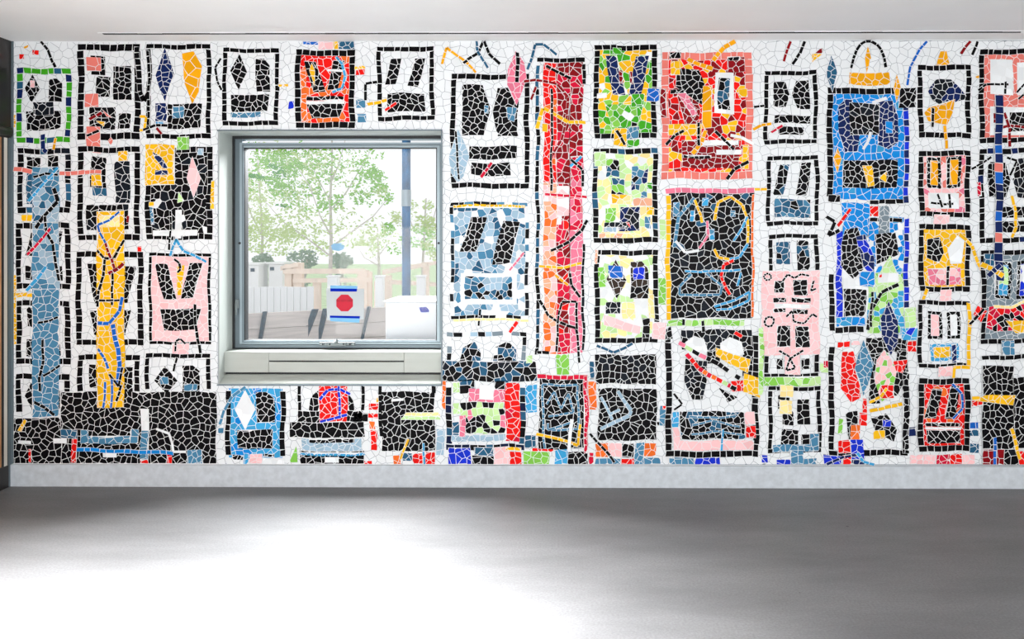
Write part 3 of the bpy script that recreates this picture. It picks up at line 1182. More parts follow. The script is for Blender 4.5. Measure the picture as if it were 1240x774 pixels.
fld = Sheet()
for c in cells(R4(MX0, MY0, MX1, MY1), 9.8, 0.42, 0.44):
    cx = sum(p[0] for p in c) / len(c); cy = sum(p[1] for p in c) / len(c)
    if OPX[0] < cx < OPX[2] and OPX[1] < cy < OPX[3]:
        dd = min((cx - OPX[0], (1, 0, OPX[0])), (OPX[2] - cx, (-1, 0, -OPX[2])), (cy - OPX[1], (0, 1, OPX[1])), (OPX[3] - cy, (0, -1, -OPX[3])))
        c = clip(c, *dd[1])
        if len(c) >= 3 and abs(parea(c)) > 2:
            fld.t.append((c, PAL['w']))
        continue
    if OPX[1] - 1 < cy < OPX[3] + 1:
        if cx < OPX[0]: c = clip(c, 1, 0, OPX[0])
        elif cx > OPX[2]: c = clip(c, -1, 0, -OPX[2])
    if OPX[0] - 1 < cx < OPX[2] + 1:
        if cy < OPX[1]: c = clip(c, 0, 1, OPX[1])
        elif cy > OPX[3]: c = clip(c, 0, -1, -OPX[3])
    if len(c) < 3 or abs(parea(c)) < 2: continue
    k = rng.uniform(.955, 1.0)
    fld.t.append((c, tuple(v * k for v in PAL['w'][:3]) + (1,)))
BASE0, BASE = BASE, 0.004 - 0.0
build('white_field', fld, mural, 'white broken-tile field between the panels', base_layer=0)
BASE = BASE0 - 0.001

# ---- column A (left edge)
o = panel(21, 83, 87, 173, 'GnGTG', 6.5, None, 'green and navy bordered panel at the far left')
motif(o, (32, 92, 48, 124), (60, 95, 76, 124), (33, 135, 74, 158), 'd')
shape(o, 'P', R4(37, 98, 43, 107)); shape(o, 'K', R4(42, 124, 66, 140))
o = panel(22, 180, 86, 258, 'kkKT', 6.5, None, 'black bordered panel behind the top of the blue column')
motif(o, (32, 190, 50, 214), (57, 188, 72, 230), None, 'j')
shape(o, 'T', R4(33, 210, 41, 248), 'tile_bar')
o = panel(20, 270, 86, 350, 'k', 6.5, None, 'second black bordered panel behind the blue column')
motif(o, (32, 281, 46, 310), (60, 281, 76, 310), (32, 322, 76, 340), 'p')
o = panel(20, 364, 86, 441, 'k', 6.5, None, 'third black bordered panel behind the blue column')
motif(o, (33, 372, 46, 402), (60, 374, 74, 402), (33, 410, 74, 432), 'j')
o = panel(20, 453, 86, 506, 'k', 6.5, None, 'lowest black bordered panel behind the blue column', sides='tlr')
motif(o, (32, 465, 46, 496), (60, 465, 74, 496), None, 'd')
patch('y', 17.5, 333, 21, 417); patch('y', 20, 355, 41, 360.5); patch('y', 17.5, 139, 20.5, 155); patch('y', 27, 260, 40, 268)
# ---- column B
o = panel(95, 54, 171, 169, 'k', 7.5, None, 'tall black bordered panel with salmon squares at upper left')
motif(o, (111, 68, 134, 116), (138, 74, 160, 122), (109, 130, 159, 157), 's')
for (x0, y0, x1, y1) in ((105, 70, 123, 87), (104, 114, 121, 130), (105, 153, 122, 186)):
    shape(o, 'S', R4(x0, y0, x1, y1), 'tile_square')
o = panel(95, 178, 170, 291, 'k', 6.5, None, 'black bordered panel behind the top of the yellow column')
motif(o, (110, 190, 130, 238), (137, 195, 158, 236), (105, 248, 157, 279), 'j', 'k', 'K', 'kK')
shape(o, 'y', R4(112, 212, 125, 226), 'tile_square'); shape(o, 'y', R4(144, 183, 156, 195), 'tile_square'); shape(o, 'T', R4(113, 228, 130, 238), 'tile_square')
o = panel(93, 305, 174, 418, 'k', 6.5, None, 'black bordered panel behind the middle of the yellow column')
motif(o, (108, 320, 126, 368), (145, 322, 163, 368), (108, 376, 160, 407), 'v')
o = panel(95, 430, 170, 480, 'k', 6, None, 'black bordered panel behind the foot of the yellow column', sides='tlr')
motif(o, (109, 442, 124, 478), (148, 444, 162, 478), None, 'j')
# ---- column C
o = panel(178, 54, 256, 168, 'k', 5.5, None, 'black bordered panel with a navy lozenge and a gold block, left of the window')
shape(o, 'n', [(200, 58), (212, 90), (201, 124), (188, 92)])
shape(o, 'g', [(221, 64), (236, 62), (245, 80), (241, 112), (232, 128), (224, 100)], s=7)
shape(o, 'k', R4(203, 126, 245, 156), 'tile_bar'); shape(o, 'n', R4(189, 125, 203, 147), 'tile_bar')
shape(o, 't', R4(209, 129, 223, 143), 'tile_square'); shape(o, 's', R4(190, 147, 199, 152), 'tile_square')
o = panel(177, 178, 258, 290, 'k', 6.5, 'kkkkKw', 'dark panel with a yellow patch and a pink lozenge, left of the window')
shape(o, 'y', R4(176, 175, 212, 224)); shape(o, 'P', [(234, 189), (243, 216), (235, 241), (226, 216)])
shape(o, 'n', [(184, 184), (198, 193), (206, 205), (199, 205), (187, 192)]); shape(o, 'n', R4(189, 207, 205, 213))
shape(o, 'L', [(216, 232), (224, 244), (215, 246)]); shape(o, 'w', R4(213, 254, 221, 288)); shape(o, 'w', R4(185, 279, 240, 286))
shape(o, 't', R4(183, 250, 187, 272)); shape(o, 'p', R4(240, 180, 247, 188)); shape(o, 'y', R4(182, 244, 189, 250))
patch('l', 215, 165, 230, 181); patch('y', 256, 218, 260.5, 253)
o = panel(181, 307, 256, 417, 'k', 3.4, 'P', 'pink panel with a thin black border beside the window')
motif(o, (190, 320, 211, 363), (222, 318, 243, 362), (193, 374, 245, 400), 'v')
shape(o, 'y', [(214, 322), (224, 320), (220, 358), (215, 358)])
patch('P', 209, 415, 229, 430)
o = panel(177, 428, 256, 476, 'k', 5, None, 'black bordered panel low on the left of the window', sides='tlr')
motif(o, (189, 446, 213, 476), (221, 442, 243, 476), None, 'd', 'k')
shape(o, 't', R4(194, 457, 204, 466), 'tile_square'); shape(o, 't', R4(223, 465, 240, 474), 'tile_square')
# ---- black mass at lower left
o = build('mosaic_panel', Sheet().rect(17.5, 506, 75, 561, 'k', 8).rect(75, 474, 263, 561, 'k', 8), mural, 'black tiled mass along the bottom left')
shape(o, 't', R4(98, 520, 108, 537)); shape(o, 't', R4(158, 520, 168, 537)); shape(o, 't', R4(108, 528, 158, 537), 'tile_bar')
shape(o, 'w', R4(171, 494, 181, 521)); shape(o, 't', R4(171, 521, 181, 556)); shape(o, 't', R4(227, 544, 246, 561)); shape(o, 'T', R4(74, 520, 94, 531))
for (x0, y0, x1, y1) in ((23, 533, 39, 537), (65, 531, 81, 537), (126, 546, 142, 553)):
    shape(o, 'w', R4(x0, y0, x1, y1), 'tile_square', 16)
for (x0, y0, x1, y1) in ((87, 531, 94, 560), (36, 543, 39.5, 560), (203, 548, 209, 561), (171, 556, 181, 561)):
    shape(o, 'r', R4(x0, y0, x1, y1), 'tile_square', 9)
shape(o, 'y', [(30, 507), (34, 509), (27, 523), (22, 521)])
rib('a', [(94, 544), (130, 545), (170, 547), (211, 548)], 4.4, 9)
rib('w', [(190, 519), (206, 524), (210, 535), (211, 546), (226, 546)], 2.2, 14)
# ---- blue and yellow columns
o = build('tile_column', Sheet().rect(40, 202, 73, 270, 'tTpts', 8).rect(40, 270, 73, 350, 'tppttp', 8).rect(40, 350, 73, 505, 't', 8.5), mural, 'tall steel-blue column at the far left')
o = build('tile_column', Sheet().rect(118, 256, 152, 494, 'y', 8.5), mural, 'tall yellow column at the left')
shape(o, 'Y', R4(121, 261, 146, 275), 'tile_square')
rib('S', [(17.5, 205), (40, 208.5)], 5, 10); rib('S', [(73, 210), (125, 209)], 4.6, 8)
rib('k', [(42, 215), (56, 210), (72, 212)], 2.6); rib('s', [(36, 245), (50, 228), (66, 210), (72, 203)], 3); rib('k', [(66, 228), (70, 245), (54, 262), (44, 276)], 4.5)
rib('k', [(55, 262), (58, 282), (66, 296), (72, 340)], 3.2); rib('m', [(34, 309), (48, 293), (63, 277)], 3.2); rib('s', [(33, 353), (46, 338), (58, 322)], 3.4)
rib('k', [(46, 390), (60, 389), (72, 385)], 2.6); rib('k', [(54, 410), (54, 435), (49, 455), (49, 474)], 3); rib('k', [(53, 455), (62, 450), (73, 442)], 2.6); rib('k', [(41, 487), (56, 494), (68, 504)], 3.2)
rib('c', [(146, 257), (134, 266), (119, 272), (121, 281), (131, 297)], 2.6); rib('k', [(119, 303), (128, 312), (140, 312), (152, 291)], 3); rib('d', [(129, 293), (137, 312), (140, 326)], 3)
rib('d', [(132, 331), (144, 325), (151, 319)], 4); rib('k', [(129, 313), (126, 335), (121, 352), (119, 372)], 3); rib('k', [(137, 330), (137, 370)], 2.6); rib('k', [(121, 364), (148, 364)], 2.4)
rib('c', [(119, 391), (134, 391), (146, 378), (150, 360)], 4); rib('c', [(139, 392), (144, 420), (146, 444), (144, 465)], 5); rib('c', [(120, 422), (127, 432), (132, 446)], 3); rib('k', [(134, 452), (145, 468), (150, 444)], 2.8)
rib('c', [(128, 462), (126, 494)], 2.6); rib('c', [(137, 458), (137, 494)], 2.4); rib('k', [(143, 486), (149, 466)], 3)
patch('r', 39, 60, 47, 66, 9); patch('r', 24, 66, 30, 73, 9); pgon('g', [(29, 57), (36, 54), (34, 58), (30, 60)])
rib('k', [(50, 50), (58, 60), (63, 70), (69, 82)], 3.2); rib('n', [(52, 162), (53, 180), (58, 184)], 5); rib('g', [(69, 168), (66, 182)], 3.2)
patch('r', 167, 298, 172, 305, 9); rib('d', [(157, 262), (156, 271)], 3)
rib('k', [(167, 57), (168, 85), (170, 110), (175, 122), (181, 112)], 6); rib('k', [(180, 62), (181, 120), (181, 152)], 3.4); rib('y', [(170, 141), (178, 141), (177, 157), (171, 158)], 3)
rib('k', [(175, 158), (190, 152), (204, 152)], 3); rib('d', [(191, 155), (197, 163)], 3); rib('k', [(106, 165), (121, 158)], 3); rib('d', [(109, 145), (124, 136)], 3.4); pgon('S', [(124, 132), (136, 143), (129, 141)])
pgon('y', [(116, 146), (128, 147), (126, 153)]); pgon('S', [(135, 165), (139, 170), (135, 175), (131, 170)])
rib('k', [(207, 255), (207, 303)], 2.4); rib('s', [(208, 310), (215, 288), (224, 303), (250, 317)], 2.8); rib('k', [(212, 313), (218, 318), (219, 325), (215, 330)], 2.6)
rib('k', [(215, 432), (211, 450)], 2.4); rib('k', [(213, 425), (214, 412), (219, 409), (225, 416)], 2.2); rib('k', [(237, 369), (239, 410), (243, 428)], 3.2)
# ---- above the window
o = panel(270, 59, 338, 152, 'k', 5, None, 'black bordered panel above the left end of the window')
motif(o, (281, 67, 299, 108), (310, 71, 327, 112), (280, 115, 326, 136), 'd')
shape(o, 't', R4(280, 136, 317, 142.5), 'tile_bar', 9)
o = panel(358, 61, 430, 155, 'k', 6.5, 'rrrorr', 'red panel with a black border above the middle of the window')
motif(o, (371, 75, 391, 112), (398, 73, 416, 110), (371, 126, 419, 143), 'v')
shape(o, 'o', R4(365, 85, 372, 148), 'tile_bar'); shape(o, 'y', [(379, 76), (383, 86), (381, 106), (376, 86)]); shape(o, 'k', R4(371, 117, 418, 122), 'tile_bar'); shape(o, 'w', R4(371, 122.5, 419, 126), 'tile_bar', 14); shape(o, 'w', R4(397, 84, 416, 87), 'tile_bar', 12)
for q in (('c', 367, 50.5, 386, 54.5), ('P', 386, 50.5, 404, 60), ('y', 404, 50.5, 410, 60), ('T', 410, 50.5, 429, 60), ('y', 430, 80, 444, 84), ('r', 431, 84, 443, 91), ('t', 432, 120, 443, 131), ('t', 432, 138, 443, 149), ('b', 350, 122, 357, 132), ('y', 337, 101, 350, 104.5)):
    patch(*q)
rib('s', [(407, 69), (415, 78), (418, 92), (414, 108), (402, 113)], 2.8)
o = panel(457, 57, 526, 146, 'k', 5.2, None, 'black bordered panel above the right end of the window')
motif(o, (467, 71, 485, 103), (495, 70, 514, 105), (469, 113, 515, 136), 'p')
rib('k', [(267, 71), (260, 82), (264, 98), (270, 109)], 2.6); rib('y', [(445, 127), (469, 121)], 3.6); rib('r', [(466, 133), (481, 125)], 3); rib('k', [(457, 100), (443, 102), (443, 122)], 3)
# ---- below the window
o = panel(274, 467, 346, 558, 'k', 6, 'ss a'.replace(' ', ''), 'sky-blue panel below the left end of the window', sides='lr')
motif(o, (287, 474, 308, 517), (311, 475, 333, 512), (288, 520, 331, 543), 'd', 'w', 'k', 'k')
rib('t', [(266, 514), (272, 496), (282, 480), (298, 468)], 3.4); patch('P', 302, 549, 318, 561); patch('s', 295, 548, 301, 562); patch('k', 281, 551, 294, 557); patch('w', 319, 554, 345, 562); patch('k', 319, 549, 333, 553); patch('t', 264.5, 518, 272, 525)
o = build('mosaic_panel', Sheet().rect(361, 497, 440, 511, 'k').rect(352, 511, 442, 530, 'k').rect(363, 546, 441, 561.5, 'k').strip([(363, 467), (363, 497)], 4, 'k').strip([(440, 467), (440, 497)], 4, 'k').rect(429, 500, 447, 511, 'k'), mural, 'black panel with a red square below the middle of the window')
shape(o, 'k', [(374, 497), (377, 480), (387, 472), (387, 497)]); shape(o, 'k', [(421, 474), (427, 484), (430, 497), (421, 497)]); shape(o, 'r', R4(387, 467, 421, 511)); shape(o, 'p', R4(365, 531, 438, 546), 'tile_bar'); shape(o, 'k', R4(374, 531, 430, 536), 'tile_bar'); shape(o, 's', R4(361, 548.5, 442, 552), 'tile_bar'); shape(o, 'w', R4(394, 553, 411, 560), 'tile_bar', 16)
rib('b', [(388, 484), (398, 473), (412, 471), (424, 477)], 3.2); rib('b', [(411, 467), (411, 508)], 2.6); rib('b', [(388, 510), (405, 507), (421, 502)], 3)
pgon('l', [(359, 540), (361, 560), (350, 560)])
for q in (('r', 447, 488, 460, 496), ('r', 447, 500, 460, 506), ('o', 448, 510, 455, 520), ('r', 448.5, 521, 456.5, 546), ('y', 456, 481, 460, 487), ('r', 441, 558, 451, 562)):
    patch(*q)
o = build('mosaic_panel', Sheet().rect(462, 474, 527, 546, 'k').strip([(461, 467), (461, 528)], 4, 'k').strip([(525, 467), (525, 476)], 5, 'k'), mural, 'black panel below the right end of the window')
shape(o, 'Y', [(492, 500), (534, 499), (534, 504), (489, 504)], 'tile_bar', 10); shape(o, 'L', [(489, 504), (534, 504), (534, 508.5), (485, 508.5)], 'tile_bar', 10); shape(o, 'w', R4(474, 483, 488, 486), 'tile_bar', 16)
for q in (('o', 477, 551, 486, 562), ('T', 487, 548, 500, 558), ('r', 500, 548, 512, 561), ('r', 515, 547, 527, 562), ('t', 529, 522, 535, 552)):
    patch(*q)
rib('y', [(495, 531), (489, 548), (486, 556)], 2.6); rib('s', [(513, 536), (514, 562)], 2)
# ---- column F
o = panel(546, 90, 641, 228, 'k', 6, None, 'large black bordered panel to the right of the window')
motif(o, (560, 103, 589, 164), (600, 106, 628, 166), (567, 177, 626, 213), 'b', 'k', 'kkkT')
shape(o, 't', [(612, 130), (626, 130), (624, 148), (616, 146)]); shape(o, 't', R4(586, 128, 591, 138)); 
rib('m', [(583, 215), (597, 196)], 3.4)
o = panel(546, 245, 640, 386, 'kKktw', 4.2, 'ptpTpwtp', 'blue-grey patchwork panel to the right of the window', s=8)
shape(o, 'y', R4(550, 247.5, 637, 251), 'tile_bar', 9)
motif(o, (559, 263, 587, 305), (598, 268, 627, 320), None, 'p', 'k')
shape(o, 'w', R4(558, 331, 626, 368), s=9); shape(o, 'kTtpkB', R4(563, 335, 621, 363), 'tile_bar', 7)
o = panel(541, 402, 637, 442, 'kwekp', 5, None, 'small white panel with a broken black and grey border, right of the window', sides='tlr')
shape(o, 'kTkw', [(557, 438), (560, 420), (575, 413), (583, 426), (583, 438)]); shape(o, 'kTkw', [(596, 440), (599, 420), (614, 414), (625, 424), (626, 440)])
o = build('mosaic_panel', Sheet().rect(535.8, 437, 650, 462, 'TkTkKT').rect(556, 460, 574, 477, 'kT').rect(598, 460, 616, 478, 'kT'), mural, 'dark blue and black band right of the window casing')
o = panel(540, 461, 636, 545, 'kNkT', 7, None, 'panel with a tall red bar under the dark blue band', sides='lbr')
shape(o, 'R', R4(567, 471, 613, 487)); shape(o, 'w', R4(580, 466, 598, 484)); shape(o, 'kkkLRk', R4(557, 487, 612, 525), s=7); shape(o, 'rrm', R4(612, 463, 630, 535)); shape(o, 'p', R4(546, 526, 612, 534), 'tile_bar'); shape(o, 'L', R4(549, 487, 557, 500)); shape(o, 'L', R4(549, 463, 557, 475)); shape(o, 'T', R4(547, 509, 556, 526)); shape(o, 'R', R4(556, 502, 564, 528))
for q in (('o', 535.8, 461, 540.5, 495), ('s', 636, 466, 650, 499), ('T', 636, 526, 650, 542), ('b', 543, 542, 571, 562), ('T', 575, 541, 597, 551), ('k', 572, 551, 598, 562), ('P', 598, 541, 617, 562), ('r', 617, 547, 632, 562), ('y', 612, 541.5, 632, 546), ('l', 634, 546, 665, 562), ('r', 645, 542, 670, 546.5), ('s', 671, 543, 687, 562), ('k', 687, 547, 712, 562), ('p', 528, 520, 538, 552)):
    patch(*q)
pgon('p', [(543, 190), (556, 155), (568, 190), (562, 214), (554, 222), (546, 210)], name='tile_leaf'); pgon('R', [(625, 62), (634, 76), (638, 96), (625, 128), (614, 104), (615, 84)], name='tile_leaf')
rib('g', [(535.8, 79), (542, 58), (562, 74), (576, 89)], 3); rib('k', [(560, 77), (578, 65), (586, 50)], 3.2); rib('k', [(586, 50), (592, 64), (606, 78)], 3.2); rib('T', [(577, 50), (578, 62), (591, 82)], 3); rib('T', [(638, 85), (648, 54), (658, 54), (674, 66)], 3)
rib('k', [(553, 158), (553, 190), (556, 218)], 2.2); rib('k', [(627, 64), (626, 100)], 4); rib('k', [(580, 375), (580, 395)], 2.4); rib('r', [(617, 404), (627, 389)], 3.4); rib('R', [(616, 328), (634, 306)], 2.4); rib('Y', [(549, 387), (640, 387)], 2.6)
# ---- red column
o = build('tile_column', Sheet().rect(658, 76, 674, 222, 'rrro').rect(674, 74, 690, 222, 'ddm').rect(690, 74, 706, 190, 'mdm').rect(690, 190, 706, 280, 'RmR').rect(658, 222, 674, 428, 'hhoPh').rect(674, 222, 690, 428, 'mmdr').rect(690, 280, 706, 428, 'RRR'), mural, 'tall red and pink column in the middle of the wall')
for (x0, y0, x1, y1) in ((674, 225, 689, 262), (674, 262, 680, 272), (658, 225, 664, 245)):
    shape(o, 'wPw', R4(x0, y0, x1, y1), 'tile_square')
borders(o, ([(649, 73), (708, 73)], 5, 'k'), ([(651, 80), (651, 430)], 4.2, 'kkkT'), ([(707, 78), (707, 102)], 4, 'k'), ([(706, 296), (706, 425)], 3, 'kK'), ([(651, 427), (666, 427)], 4, 'k'))
rib('d', [(634, 99), (650, 98), (675, 102), (687, 118), (687, 140), (680, 170), (668, 190)], 3); rib('d', [(643, 121), (650, 106)], 3); rib('y', [(650, 156), (658, 132), (674, 140), (688, 149), (710, 149)], 4); rib('k', [(661, 80), (678, 87), (692, 95)], 3.4)
rib('k', [(668, 108), (668, 232)], 2.6); rib('s', [(690, 202), (704, 190)], 3); rib('k', [(691, 193), (704, 206), (706, 226)], 3); rib('m', [(660, 236), (712, 238)], 3); rib('k', [(667, 303), (690, 293), (704, 281), (711, 266)], 3.2); rib('y', [(653, 323), (682, 323), (704, 319)], 3); rib('g', [(672, 332), (688, 345)], 3); rib('k', [(690, 330), (692, 345), (703, 360)], 3)
rib('k', [(652, 364), (665, 383), (686, 394), (697, 398), (700, 420), (702, 440)], 3); rib('k', [(680, 366), (676, 392), (674, 425)], 2.6); rib('k', [(680, 365), (699, 366), (698, 400)], 2.6); rib('y', [(659, 160), (660, 150)], 6)
patch('l', 673, 428, 689, 453); patch('L', 638, 430, 646, 440)
o = panel(650, 454, 712, 546, 'm', 5, 'k', 'black panel with a crimson border at its top and right', sides='tr')
rib('t', [(660, 543), (656, 466), (700, 466), (700, 520), (668, 520)], 2.4, 7); rib('t', [(662, 490), (672, 474), (680, 495), (690, 476), (694, 500), (664, 504)], 2.2, 6); rib('y', [(650, 525), (676, 530), (700, 540), (702, 514)], 3.2, 9); rib('w', [(688, 546), (692, 508)], 3.4, 12); rib('t', [(664, 512), (664, 520), (690, 512)], 2.2)
# ---- column H
o = panel(719, 55, 795, 168, 'k', 6, 'yyGylyw', 'green and yellow panel with navy blocks, above the black mid panels')
motif(o, (734, 68, 754, 116), (763, 68, 784, 116), (733, 127, 780, 154), 'v', 'n', 'n', 'GGlGwk')
shape(o, 'd', R4(750, 85, 755, 102)); shape(o, 'd', R4(762, 86, 766, 102)); shape(o, 'G', R4(764, 114, 780, 130)); shape(o, 'w', R4(723, 113, 735, 119)); shape(o, 'G', R4(741, 58, 752, 66))
patch('c', 783, 107, 799, 123); patch('y', 743, 155, 760, 177); patch('Tt', 759, 154, 774, 168); patch('G', 760, 169, 775, 178); rib('k', [(745, 158), (752, 166), (758, 175)], 3.2)
o = panel(718, 180, 796, 294, 'kkkT', 6, 'wYwLYw', 'pale panel with small green and blue blocks under the green and yellow one')
motif(o, (735, 193, 755, 238), (764, 195, 784, 240), None, 's', 'nTlkN', 'TLntk')
shape(o, 'L', R4(719, 184, 734, 202)); shape(o, 'l', R4(732, 252, 745, 270)); shape(o, 'nK', R4(750, 251, 775, 280)); shape(o, 'y', R4(783, 251, 792, 261)); shape(o, 'h', R4(766, 240, 790, 250)); shape(o, 'Yy', R4(740, 236, 765, 248)); shape(o, 'p', R4(731, 274, 747, 281)); shape(o, 'K', R4(731, 269, 760, 275)); shape(o, 't', R4(781, 263, 788, 278)); shape(o, 'r', [(758, 269), (763, 269), (765, 277)])
patch('Yh', 725, 282, 770, 288); patch('G', 784, 221, 791, 229)
o = panel(720, 303, 797, 415, 'k', 6, 'wwLwYw', 'pale panel with two blue squares, third in its column')
motif(o, (736, 316, 756, 362), (763, 316, 786, 362), None, 'd', 'kBk')
shape(o, 'c', R4(737, 322, 754, 338)); shape(o, 'b', R4(766, 323, 781, 338)); shape(o, 'l', R4(725, 324, 733, 348)); shape(o, 'K', R4(733, 366, 752, 380)); shape(o, 'Y', R4(753, 366, 770, 386)); shape(o, 'P', [(731, 380), (775, 396), (774, 405), (730, 393)], 'tile_bar', 10); shape(o, 'k', R4(777, 386, 786, 410)); shape(o, 'Y', R4(785, 356, 792, 386))
patch('P', 789, 390, 806, 411); patch('h', 720, 302, 724, 320); rib('T', [(723, 418), (743, 427), (766, 415)], 3)
o = build('mosaic_panel', Sheet().rect(721, 429, 795, 465, 'kkK').rect(724, 470, 795, 533, 'k').rect(714, 437, 720, 459, 'kT'), mural, 'two black blocks stacked low in the middle of the wall')
rib('p', [(748, 474), (764, 497), (762, 503), (728, 519)], 4, 9); rib('p', [(727, 480), (742, 508)], 3, 9); rib('p', [(738, 502), (751, 496)], 3, 9)
for q in (('o', 712.5, 461, 722, 495), ('m', 707, 455, 711.5, 549), ('o', 721, 536, 736, 554), ('P', 736, 536, 752, 553), ('k', 752, 536, 767, 553), ('t', 768, 536, 780, 562), ('o', 780, 537, 795, 553), ('r', 752, 554, 768, 562), ('t', 720, 555, 751, 562), ('t', 780, 554, 800, 562), ('m', 713, 548, 719, 562), ('t', 798, 490, 807, 515), ('r', 801, 490, 807, 495), ('k', 795, 510, 799, 515)):
    patch(*q)
rib('k', [(715, 524), (728, 540), (744, 560)], 3)
# ---- column I
o = panel(801, 64, 911, 217, 'S', 8.5, 'yrrdryrrdo', 'large red and yellow patchwork panel with a salmon border')
shape(o, 'k', [(820, 84), (846, 84), (853, 104), (850, 128), (826, 112), (818, 106)]); shape(o, 'd', [(820, 116), (848, 134), (844, 152), (828, 150)]); shape(o, 'R', [(820, 114), (830, 112), (844, 138), (838, 142)]); shape(o, 'g', R4(850, 104, 862, 156)); shape(o, 'w', R4(865, 88, 888, 138), s=6); shape(o, 'kT', R4(869, 94, 884, 133)); shape(o, 'd', R4(826, 170, 895, 204), 'tile_bar'); shape(o, 'w', R4(848, 170, 894, 176), 'tile_bar'); shape(o, 'k', R4(826, 188, 860, 192), 'tile_bar'); shape(o, 'w', R4(866, 182, 898, 188), 'tile_bar'); shape(o, 'y', R4(808, 150, 850, 164)); shape(o, 'd', R4(880, 70, 902, 88)); shape(o, 'k', R4(810, 64, 825, 72)); shape(o, 'k', R4(880, 69, 896, 74)); shape(o, 'y', R4(812, 75, 824, 92)); shape(o, 'y', R4(899, 176, 907, 206)); shape(o, 'k', R4(812, 109, 828, 114))
rib('g', [(863, 74), (876, 58), (890, 50)], 5); rib('g', [(855, 158), (850, 172), (838, 186)], 4.4); rib('k', [(806, 176), (817, 164), (828, 158)], 3.6); rib('k', [(881, 217), (890, 205), (907, 197)], 4); rib('k', [(866, 160), (878, 172), (888, 182)], 3.4); rib('k', [(846, 148), (847, 176)], 3); rib('g', [(833, 72), (848, 78), (862, 84)], 5); rib('w', [(884, 164), (898, 167), (913, 175)], 3, 12)
patch('d', 800, 107, 807, 142); patch('y', 895, 108, 905, 118)
o = panel(807, 230, 915, 388, None, 5, 'kkkKkkkT', 'large black panel with coloured zigzag lines')
borders(o, ([(806, 231), (912, 231)], 5.5, 'R'), ([(809, 236), (809, 387)], 5.5, 'y'), ([(911, 236), (911, 384)], 2.6, 'o'))
for (col, pts, w) in (('t', [(816, 300), (822, 262), (840, 240)], 4), ('y', [(840, 242), (850, 262), (851, 270)], 3), ('w', [(818, 292), (830, 306), (846, 302)], 2.6), ('R', [(846, 300), (856, 285), (857, 268)], 2.6), ('y', [(865, 268), (870, 245), (884, 237), (898, 248), (905, 265), (906, 295)], 3), ('s', [(906, 296), (896, 312), (884, 314)], 3), ('y', [(864, 302), (870, 312), (884, 314)], 3), ('r', [(889, 315), (877, 320), (873, 335), (878, 346), (884, 356)], 3.6), ('s', [(828, 329), (896, 327)], 2.4), ('t', [(836, 332), (822, 348), (822, 358), (872, 357), (874, 346), (854, 330)], 2.8), ('s', [(864, 372), (890, 362), (908, 354), (907, 364), (880, 374), (866, 376)], 2.6), ('s', [(896, 330), (892, 346)], 2.4), ('s', [(888, 292), (898, 276), (905, 262)], 2.8)):
    rib(col, pts, w)
for (x0, y0, x1, y1) in ((814, 245, 822, 262), (836, 255, 842, 268), (858, 278, 864, 292), (850, 240, 858, 250), (884, 254, 890, 262)):
    shape(o, 'ts', R4(x0, y0, x1, y1), 'tile_square')
patch('lLl', 807, 387, 902, 394.5); patch('L', 798, 265, 806, 290); patch('l', 797, 336, 806, 368)
o = panel(806, 398, 918, 553, 'k', 7, None, 'tall panel with a dark top and a pink base band', sides='lbr')
shape(o, 'kkK', R4(825, 399, 911, 424)); shape(o, 'kK', R4(855, 424, 872, 440)); shape(o, 'k', R4(898, 424, 911, 456)); shape(o, 'kK', [(828, 434), (856, 436), (857, 460), (850, 484), (838, 484), (828, 462)]); shape(o, 'k', [(868, 468), (893, 480), (880, 487)]); shape(o, 'w', [(830, 414), (840, 406), (852, 410), (856, 424), (850, 434), (830, 430)], s=9); shape(o, 'w', [(872, 416), (884, 408), (898, 414), (900, 430), (872, 432)], s=9); shape(o, 'y', [(866, 421), (908, 436), (905, 453), (866, 431)]); shape(o, 'kkT', R4(824, 498, 902, 532), 'tile_bar'); shape(o, 'P', R4(822, 533, 912, 545), 'tile_bar', 10); shape(o, 's', R4(814, 498, 823, 517)); shape(o, 'P', R4(815, 517, 823, 545)); shape(o, 'r', R4(902, 515, 914, 530)); shape(o, 'P', R4(902, 498, 914, 514)); shape(o, 'y', [(900, 452), (926, 460), (920, 482), (898, 474)]); shape(o, 'r', R4(884, 460, 899, 473))
rib('krkLkkRw', [(822, 415), (845, 428), (870, 440), (895, 458)], 5, 8); rib('srosLmkrm', [(830, 428), (845, 445), (862, 455), (890, 470)], 5, 7); rib('r', [(890, 402), (899, 408)], 4.5); rib('k', [(815, 476), (826, 490), (816, 496)], 2.4); rib('t', [(835, 504), (870, 507), (892, 502)], 2.2); rib('t', [(838, 514), (862, 510), (896, 516)], 2.2); rib('t', [(836, 525), (870, 523), (898, 526)], 2.2); rib('s', [(875, 520), (874, 546)], 2.2); rib('k', [(850, 388), (851, 402)], 3.2); rib('k', [(828, 386), (828, 394)], 3.2)
patch('t', 810, 554, 840, 562); patch('b', 841, 553.5, 872, 562); pgon('k', [(806, 398), (812, 394), (816, 410), (806, 412)])
